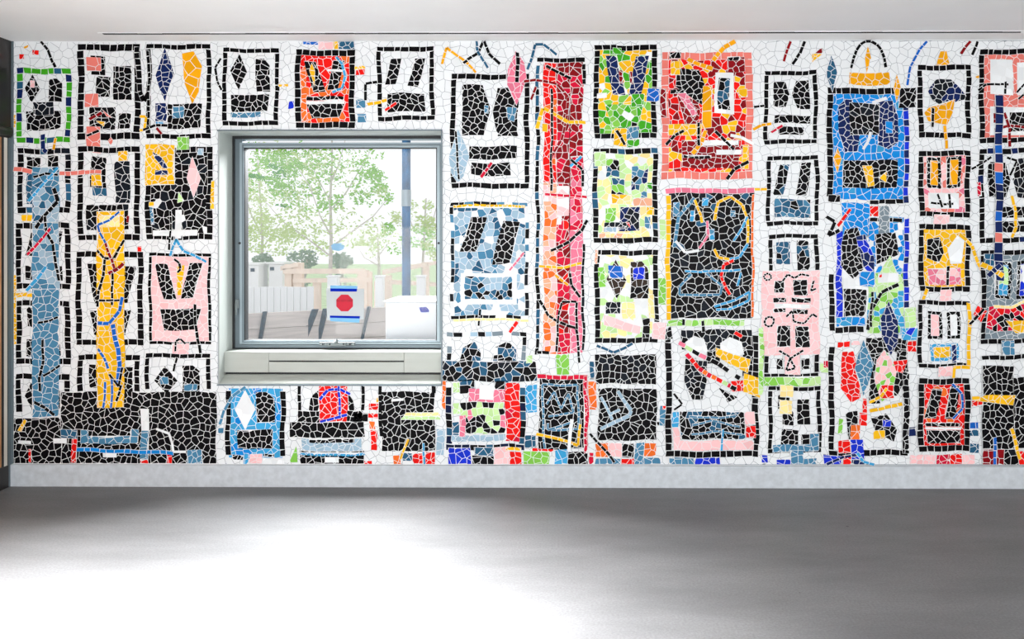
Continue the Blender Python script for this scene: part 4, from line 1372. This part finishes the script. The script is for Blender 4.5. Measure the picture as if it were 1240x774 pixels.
# ---- column J
o = panel(925, 86, 989, 174, 'k', 4.8, None, 'black bordered panel right of the red and yellow patchwork')
motif(o, (936, 99, 953, 131), (963, 97, 980, 132), (938, 140, 981, 164), 'b')
o = panel(928, 189, 991, 273, 'k', 4.8, None, 'black bordered panel second in the narrow column')
motif(o, (937, 199, 955, 237), (964, 197, 982, 236), (938, 241, 981, 264), 'p', 'kkT', 'k', 'kTtk')
o = panel(930, 284, 991, 336, 'k', 4.8, None, 'black bordered panel above the pink panel', sides='tlr')
motif(o, (939, 293, 957, 327), (963, 291, 980, 327), None, 'j', 'kTk', 'kkT')
o = build('mosaic_panel', Sheet().rect(922, 328, 992, 430, 'P', 9), mural, 'pink panel with rows of small black bars')
for (x0, y0, x1, y1) in ((938, 340, 950, 355), (960, 338, 977, 357), (936, 361, 951, 367), (957, 360, 981, 366), (935, 374, 950, 379), (958, 374, 978, 380), (940, 395, 957, 420), (963, 395, 980, 421)):
    shape(o, 'k', R4(x0, y0, x1, y1), 'tile_bar', 7)
shape(o, 'w', R4(937, 368, 980, 373), 'tile_bar', 9)
for pts in (arc(929, 335, 5, 4, 0, 360, 9), [(948, 341), (954, 332), (962, 336), (970, 331), (979, 334)], [(985, 340), (981, 352), (988, 350)], arc(931, 389, 5.5, 6, 0, 360, 9), [(951, 385), (958, 377), (961, 390), (975, 391), (984, 380), (990, 384)]):
    rib('k', pts, 2.2, 5)
o = panel(925, 424, 990, 457, 'k', 5.2, None, 'low white panel with a black border under the pink panel', sides='lbr')
shape(o, 'k', R4(941, 434, 949, 447)); shape(o, 'k', R4(970, 434, 980, 447)); shape(o, 'P', R4(950, 428, 968, 453))
rib('k', [(942, 424), (956, 432), (962, 445), (952, 448), (956, 434), (972, 424)], 2.2, 5)
build('tile_strip', Sheet().rect(918, 395, 924, 478, 'lLl').rect(924, 456, 993, 467, 'lL'), mural, 'lime green angled strip')
patch('L', 992, 440, 1003, 452); patch('m', 997, 437, 1003, 446)
o = panel(930, 468, 994, 548, 'k', 4.8, None, 'black bordered panel with a yellow square at the bottom of the narrow column')
motif(o, (942, 478, 960, 514), (965, 478, 981, 514), (946, 520, 980, 539), 's')
shape(o, 'Y', R4(943, 466, 959, 481), 'tile_square'); shape(o, 'Y', R4(943, 485, 959, 502), 'tile_square'); shape(o, 't', R4(936, 538, 990, 547), 'tile_bar'); shape(o, 't', R4(980, 525, 991, 546))
for q in (('b', 922, 550, 930, 560), ('b', 940, 556, 957, 562.3), ('t', 957, 545, 972, 562), ('t', 972, 555, 988, 562), ('n', 996, 550, 1006, 560)):
    patch(*q)
rib('d', [(957, 50), (953, 60), (948, 75)], 3); rib('k', [(974, 50), (968, 65), (958, 78)], 3.4); pgon('d', [(997, 58), (997, 66), (983, 66)]); pgon('y', [(983, 66), (997, 66), (983, 77)]); rib('k', [(911, 130), (925, 128)], 2.6); rib('g', [(912, 157), (922, 151), (935, 150)], 3.2); rib('m', [(934, 160), (948, 153)], 2.6); rib('y', [(912, 230), (928, 229)], 3)
# ---- column K
o = panel(1001, 107, 1099, 246, 'k', 7, 'aaas', 'large azure blue panel with a black and navy block', sides='tl')
borders(o, ([(1097, 107), (1097, 246)], 5.5, 'nb'))
shape(o, 'n', [(1015, 128), (1024, 121), (1032, 122), (1040, 160), (1038, 184), (1022, 184), (1015, 160)]); shape(o, 'n', [(1062, 122), (1080, 122), (1088, 140), (1087, 172), (1076, 182), (1063, 176)]); shape(o, 'kK', R4(1028, 125, 1064, 164)); shape(o, 'k', R4(1020, 194, 1086, 228), 'tile_bar'); shape(o, 'y', [(1044, 200), (1056, 200), (1058, 224), (1050, 226)]); shape(o, 'y', [(1062, 215), (1072, 208), (1072, 222)]); shape(o, 'a', R4(1072, 147, 1081, 162))
rib('w', [(1045, 181), (1051, 170), (1053, 160)], 3, 12); rib('w', [(1055, 124), (1072, 119)], 3.4, 12)
patch('g', 1028, 88, 1077, 103.5, 9); pgon('g', [(1050, 55), (1054.5, 70), (1050, 89), (1046, 70)], name='tile_leaf'); pgon('g', [(1085, 90), (1090, 108), (1085, 124), (1080, 108)], name='tile_leaf'); pgon('g', [(1013, 177), (1018.5, 192), (1013, 210), (1008, 192)], name='tile_leaf'); pgon('T', [(1006, 66), (1013, 88), (1007, 113), (999, 90)], name='tile_leaf')
rib('k', arc(1051, 90, 22, 40, 190, 350, 9), 3.2, 7); patch('k', 1088, 107, 1109, 131); patch('k', 1003, 236, 1018, 245)
rib('c', [(1098, 104), (1102, 80), (1112, 60), (1122, 50)], 2.8)
o = panel(1005, 262, 1099, 404, None, 6, None) if False else build('mosaic_panel', Sheet().rect(1019, 246, 1052, 288, 'a').rect(1052, 262, 1094, 330, 'awas').rect(1012, 278, 1020, 384, 'b').rect(1012, 384, 1048, 395, 'sab').rect(1020, 284, 1052, 346, 'w').rect(1020, 346, 1050, 384, 'w').rect(1050, 330, 1094, 404, 'LlsL'), mural, 'blue and lime patchwork panel with black blocks')
borders(o, ([(1097, 264), (1097, 402)], 5.5, 'bbn'), ([(1052, 244), (1094, 244)], 5, 'k'), ([(1052, 266), (1092, 266)], 4.5, 'k'), ([(1007, 332), (1007, 400)], 6, 'k'), ([(1010, 399), (1046, 399)], 7, 'k'))
shape(o, 'k', [(1022, 278), (1038, 276), (1047, 300), (1046, 325), (1034, 339), (1018, 322), (1018, 294)]); shape(o, 'nb', [(1036, 287), (1048, 284), (1058, 312), (1058, 330), (1046, 326)]); shape(o, 'e', R4(1064, 249, 1077, 290)); shape(o, 'r', R4(1052, 249, 1063, 262)); shape(o, 'k', [(1060, 284), (1084, 281), (1087, 312), (1074, 316), (1060, 324)]); shape(o, 'k', R4(1021, 350, 1048, 384)); shape(o, 'L', [(1076, 310), (1090, 340), (1060, 360), (1058, 340)]); shape(o, 'a', R4(1040, 328, 1058, 346)); shape(o, 'w', R4(1062, 331, 1088, 342)); shape(o, 'r', R4(1062, 332, 1067, 336))
rib('k', [(1050, 400), (1056, 372), (1066, 354), (1088, 345)], 4); rib('k', [(1055, 352), (1054, 396)], 3); rib('k', [(1000, 262), (1010, 268), (1003, 285), (1016, 278)], 4); rib('r', [(1013, 273), (1029, 254)], 3.4)
o = panel(1003, 412, 1099, 551, 'k', 6.5, None, 'large white panel with a red bar and leaf blocks near the lower right', sides='lbr')
shape(o, 'r', [(1020, 425), (1035, 425), (1042, 482), (1030, 489), (1017, 470)]); shape(o, 'k', R4(1048, 409, 1098, 428)); shape(o, 'k', R4(1052, 428, 1066, 488)); shape(o, 'k', [(1086, 424), (1098, 424), (1098, 456), (1086, 480), (1080, 478)]); shape(o, 't', [(1045, 411), (1057, 440), (1045, 480), (1034, 446)], 'tile_leaf'); shape(o, 'n', [(1076, 364), (1086, 388), (1086, 415), (1078, 432), (1066, 408), (1066, 386)], 'tile_leaf'); shape(o, 'LPlP', [(1070, 424), (1086, 446), (1080, 478), (1068, 487), (1057, 458), (1060, 436)], 'tile_leaf'); shape(o, 'r', [(1080, 438), (1100, 434), (1092, 452), (1084, 450)]); shape(o, 'r', R4(1066, 466, 1082, 482)); shape(o, 'k', [(1022, 500), (1038, 498), (1040, 532), (1030, 540)]); shape(o, 'k', [(1054, 506), (1072, 500), (1086, 520), (1082, 536), (1060, 524)]); shape(o, 'y', R4(1057, 521, 1071, 532)); shape(o, 'b', R4(1068, 508, 1078, 517)); shape(o, 'k', R4(1092, 450, 1100, 548)); shape(o, 'P', R4(1030, 413, 1041, 418)); shape(o, 'r', R4(1013, 413, 1029, 420))
for q in (('r', 1044, 482, 1050, 500), ('r', 1040, 500, 1050, 516), ('o', 1030, 515, 1042, 533), ('r', 1015, 532, 1030, 548), ('b', 1030, 532, 1045, 556), ('r', 1020, 550, 1030, 562), ('n', 1030, 556, 1046, 562), ('b', 996, 551, 1018, 562), ('l', 1014, 506, 1020, 524), ('n', 1100, 516, 1109, 527), ('r', 1098, 412, 1110, 426), ('lsb', 1090, 396, 1110, 411), ('L', 1094, 372, 1108, 396)):
    patch(*q)
rib('y', [(1052, 497), (1070, 493), (1091, 488)], 4); rib('n', [(1000, 562), (1022, 552), (1040, 550)], 3); rib('s', [(1036, 548), (1044, 558), (1058, 562)], 3); rib('y', [(1052, 486), (1066, 480), (1074, 470)], 3.4)
# ---- column L
o = panel(1111, 79, 1175, 167, 'k', 6, None, 'black bordered panel with a navy block over a gold block')
shape(o, 'Kn', [(1122, 110), (1134, 94), (1150, 96), (1170, 116), (1168, 121), (1140, 128), (1128, 122)]); shape(o, 'g', [(1118, 138), (1124, 131), (1156, 120), (1154, 136), (1146, 152), (1122, 148)], s=9)
rib('g', [(1143, 152), (1146, 170), (1146, 181)], 3.6, 12); rib('k', [(1129, 131), (1127, 155)], 3.2); pgon('g', [(1138, 62), (1146, 62), (1150.5, 79), (1133.5, 79)], 9)
o = panel(1112, 183, 1174, 263, 'k', 6, 'RPSPS', 'pink panel with two gold bars')
for (x0, x1) in ((1122, 1139), (1145, 1163)):
    shape(o, 'k', R4(x0, 190, x1, 228), s=6); shape(o, 'g', R4(x0 + 4, 194, x1 - 4, 224), s=8)
shape(o, 'w', R4(1123, 234, 1161, 253), 'tile_bar', 10)
rib('k', [(1125, 246), (1154, 247)], 2.6); rib('k', [(1134, 234), (1140, 251)], 2.6); rib('k', [(1148, 234), (1150, 252)], 2.6); patch('P', 1130, 260, 1150, 272)
o = panel(1112, 272, 1174, 353, 'k', 6, 'y', 'yellow panel with a pink block')
shape(o, 'k', [(1122, 290), (1138, 287), (1142, 306), (1136, 318), (1122, 312)]); shape(o, 'w', [(1146, 302), (1158, 286), (1166, 292), (1164, 320), (1150, 320)]); shape(o, 'PR', R4(1123, 325, 1163, 345), 'tile_bar')
rib('y', [(1160, 284), (1175, 297), (1184, 318), (1190, 330)], 4); rib('k', [(1147, 322), (1146, 345)], 3.2); patch('P', 1137, 350, 1152, 366); rib('y', [(1121, 350), (1115, 368)], 3.6)
o = panel(1111, 364, 1174, 445, 'k', 5, None, 'white panel edged in black and gold', sides='tlb')
borders(o, ([(1172, 366), (1172, 445)], 4.5, 'y'), ([(1153, 445), (1174, 445)], 4, 'y'), ([(1154, 445), (1154, 458)], 3.5, 'y'))
for (x0, x1) in ((1123, 1141), (1146, 1162)):
    shape(o, 'k', R4(x0, 377, x1, 411), s=6); shape(o, 'P' if x0 < 1140 else 'w', R4(x0 + 4, 381, x1 - 4, 407), s=7)
shape(o, 's', R4(1126, 416, 1161, 437), 'tile_bar', 6); shape(o, 'y', R4(1130, 420, 1150, 433), 'tile_bar'); shape(o, 'n', R4(1151, 417, 1157, 440))
patch('P', 1134, 443, 1152, 455)
o = panel(1111, 458, 1173, 546, 'k', 6.5, 'rro', 'red panel with a black border near the lower right')
motif(o, (1121, 470, 1140, 507), (1145, 467, 1161, 507), (1122, 521, 1162, 537), 'p')
shape(o, 'k', R4(1121, 512, 1162, 517), 'tile_bar'); shape(o, 'w', R4(1121, 517.5, 1163, 520.5), 'tile_bar', 14)
rib('c', [(1153, 464), (1163, 476), (1163, 494), (1152, 507)], 2.6)
for q in (('P', 1101, 550, 1117, 562), ('P', 1117, 550, 1132, 562), ('m', 1133, 550, 1150, 562), ('r', 1150, 550, 1165, 562), ('P', 1165, 550, 1180, 562), ('c', 1174, 510, 1185, 518), ('T', 1174, 519, 1185, 527), ('T', 1174, 536, 1185, 548)):
    patch(*q)
pgon('r', [(1174, 484), (1190, 484), (1204, 490), (1174, 491)])
# ---- column M and a little beyond the right edge
o = panel(1185, 60, 1262, 173, 'k', 6, 'S', 'salmon panel with white blocks at the top right')
shape(o, 'w', R4(1199, 72, 1226, 115), s=10); shape(o, 'w', R4(1231, 76, 1254, 115), s=10); shape(o, 'w', R4(1198, 130, 1254, 164), 'tile_bar', 10); shape(o, 'k', R4(1221, 136, 1250, 160))
rib('k', [(1184, 110), (1194, 103), (1220, 102)], 2.8); rib('d', [(1203, 158), (1222, 152), (1244, 156)], 3.4); rib('d', [(1214, 137), (1222, 155), (1222, 178)], 3.4); rib('d', [(1203, 138), (1203, 150)], 3.4); rib('k', [(1230, 112), (1244, 96)], 2.4); rib('k', [(1232, 120), (1250, 106)], 2.4); rib('k', [(1216, 98), (1216, 114)], 2.4)
rib('d', [(1175, 50), (1168, 58), (1163, 67)], 3); rib('k', [(1183, 50), (1176, 67)], 3); patch('g', 1180, 91, 1185, 96, 9)
o = panel(1185, 180, 1262, 294, 'kkkn', 6, None, 'white panel with black blocks behind the navy column')
motif(o, (1196, 196, 1219, 240), (1229, 192, 1252, 240), (1210, 250, 1250, 282), 'b', 'k', 'Kk')
shape(o, 'm', R4(1183, 221, 1188, 238))
o = panel(1187, 303, 1262, 416, 'k', 5.5, 'e', 'grey panel with a red and yellow block at the right edge')
shape(o, 'T', R4(1191, 307, 1206, 322)); shape(o, 'k', R4(1203, 316, 1223, 362), s=6); shape(o, 'Ls', R4(1207, 320, 1219, 358)); shape(o, 'k', R4(1230, 316, 1254, 362), s=6); shape(o, 'bw', R4(1234, 320, 1250, 358)); shape(o, 'krkmrk', [(1196, 372), (1256, 366), (1256, 398), (1204, 402), (1192, 396)]); shape(o, 'y', [(1216, 388), (1256, 388), (1256, 402), (1228, 404)])
o = build('tile_column', Sheet().strip([(1208, 116), (1208, 340)], 9, 'nnNnnSnc', 12), mural, 'slim navy column at the right edge')
rib('y', [(1224, 236), (1230, 256), (1230, 275), (1224, 288)], 3.4, 9); rib('y', [(1187, 320), (1200, 326), (1212, 334)], 6, 9); rib('n', [(1210, 320), (1194, 335)], 5); rib('Y', [(1202, 372), (1224, 372), (1244, 362)], 3); pgon('r', [(1182, 369), (1194, 377), (1186, 390), (1176, 380)]); rib('k', [(1171, 392), (1190, 374)], 3); rib('k', [(1175, 205), (1190, 197), (1200, 190)], 2.6); rib('k', [(1218, 190), (1230, 195), (1222, 212)], 2.6)
o = build('mosaic_panel', Sheet().rect(1188, 442, 1226, 543, 'k').rect(1226, 456, 1262, 543, 'k').rect(1188, 543, 1214, 562, 'd').rect(1214, 543, 1232, 562, 'kK').rect(1232, 546, 1262, 562, 'r').strip([(1187, 433), (1262, 431)], 5, 'k'), mural, 'black mass at the lower right edge')
rib('c', [(1202, 529), (1203, 562)], 3.2); rib('y', [(1222, 518), (1230, 545), (1234, 556)], 4); pgon('y', [(1174, 479), (1228, 477), (1225, 490), (1204, 489), (1174, 484)]); patch('t', 1211, 412, 1226, 429)
for (x0, y0, x1, y1, kd) in ((1280, 60, 1345, 172, 'p'), (1280, 190, 1345, 300, 'd'), (1280, 320, 1345, 425, 'v'), (1280, 445, 1345, 550, 'j')):
    o = panel(x0, y0, x1, y1, 'k', 6, None, 'plain black bordered panel beyond the right edge')
    h = y1 - y0
    motif(o, (x0 + 12, y0 + 14, x0 + 28, y0 + .52 * h), (x0 + 37, y0 + 14, x0 + 53, y0 + .52 * h), (x0 + 12, y0 + .62 * h, x1 - 12, y1 - 16), kd)
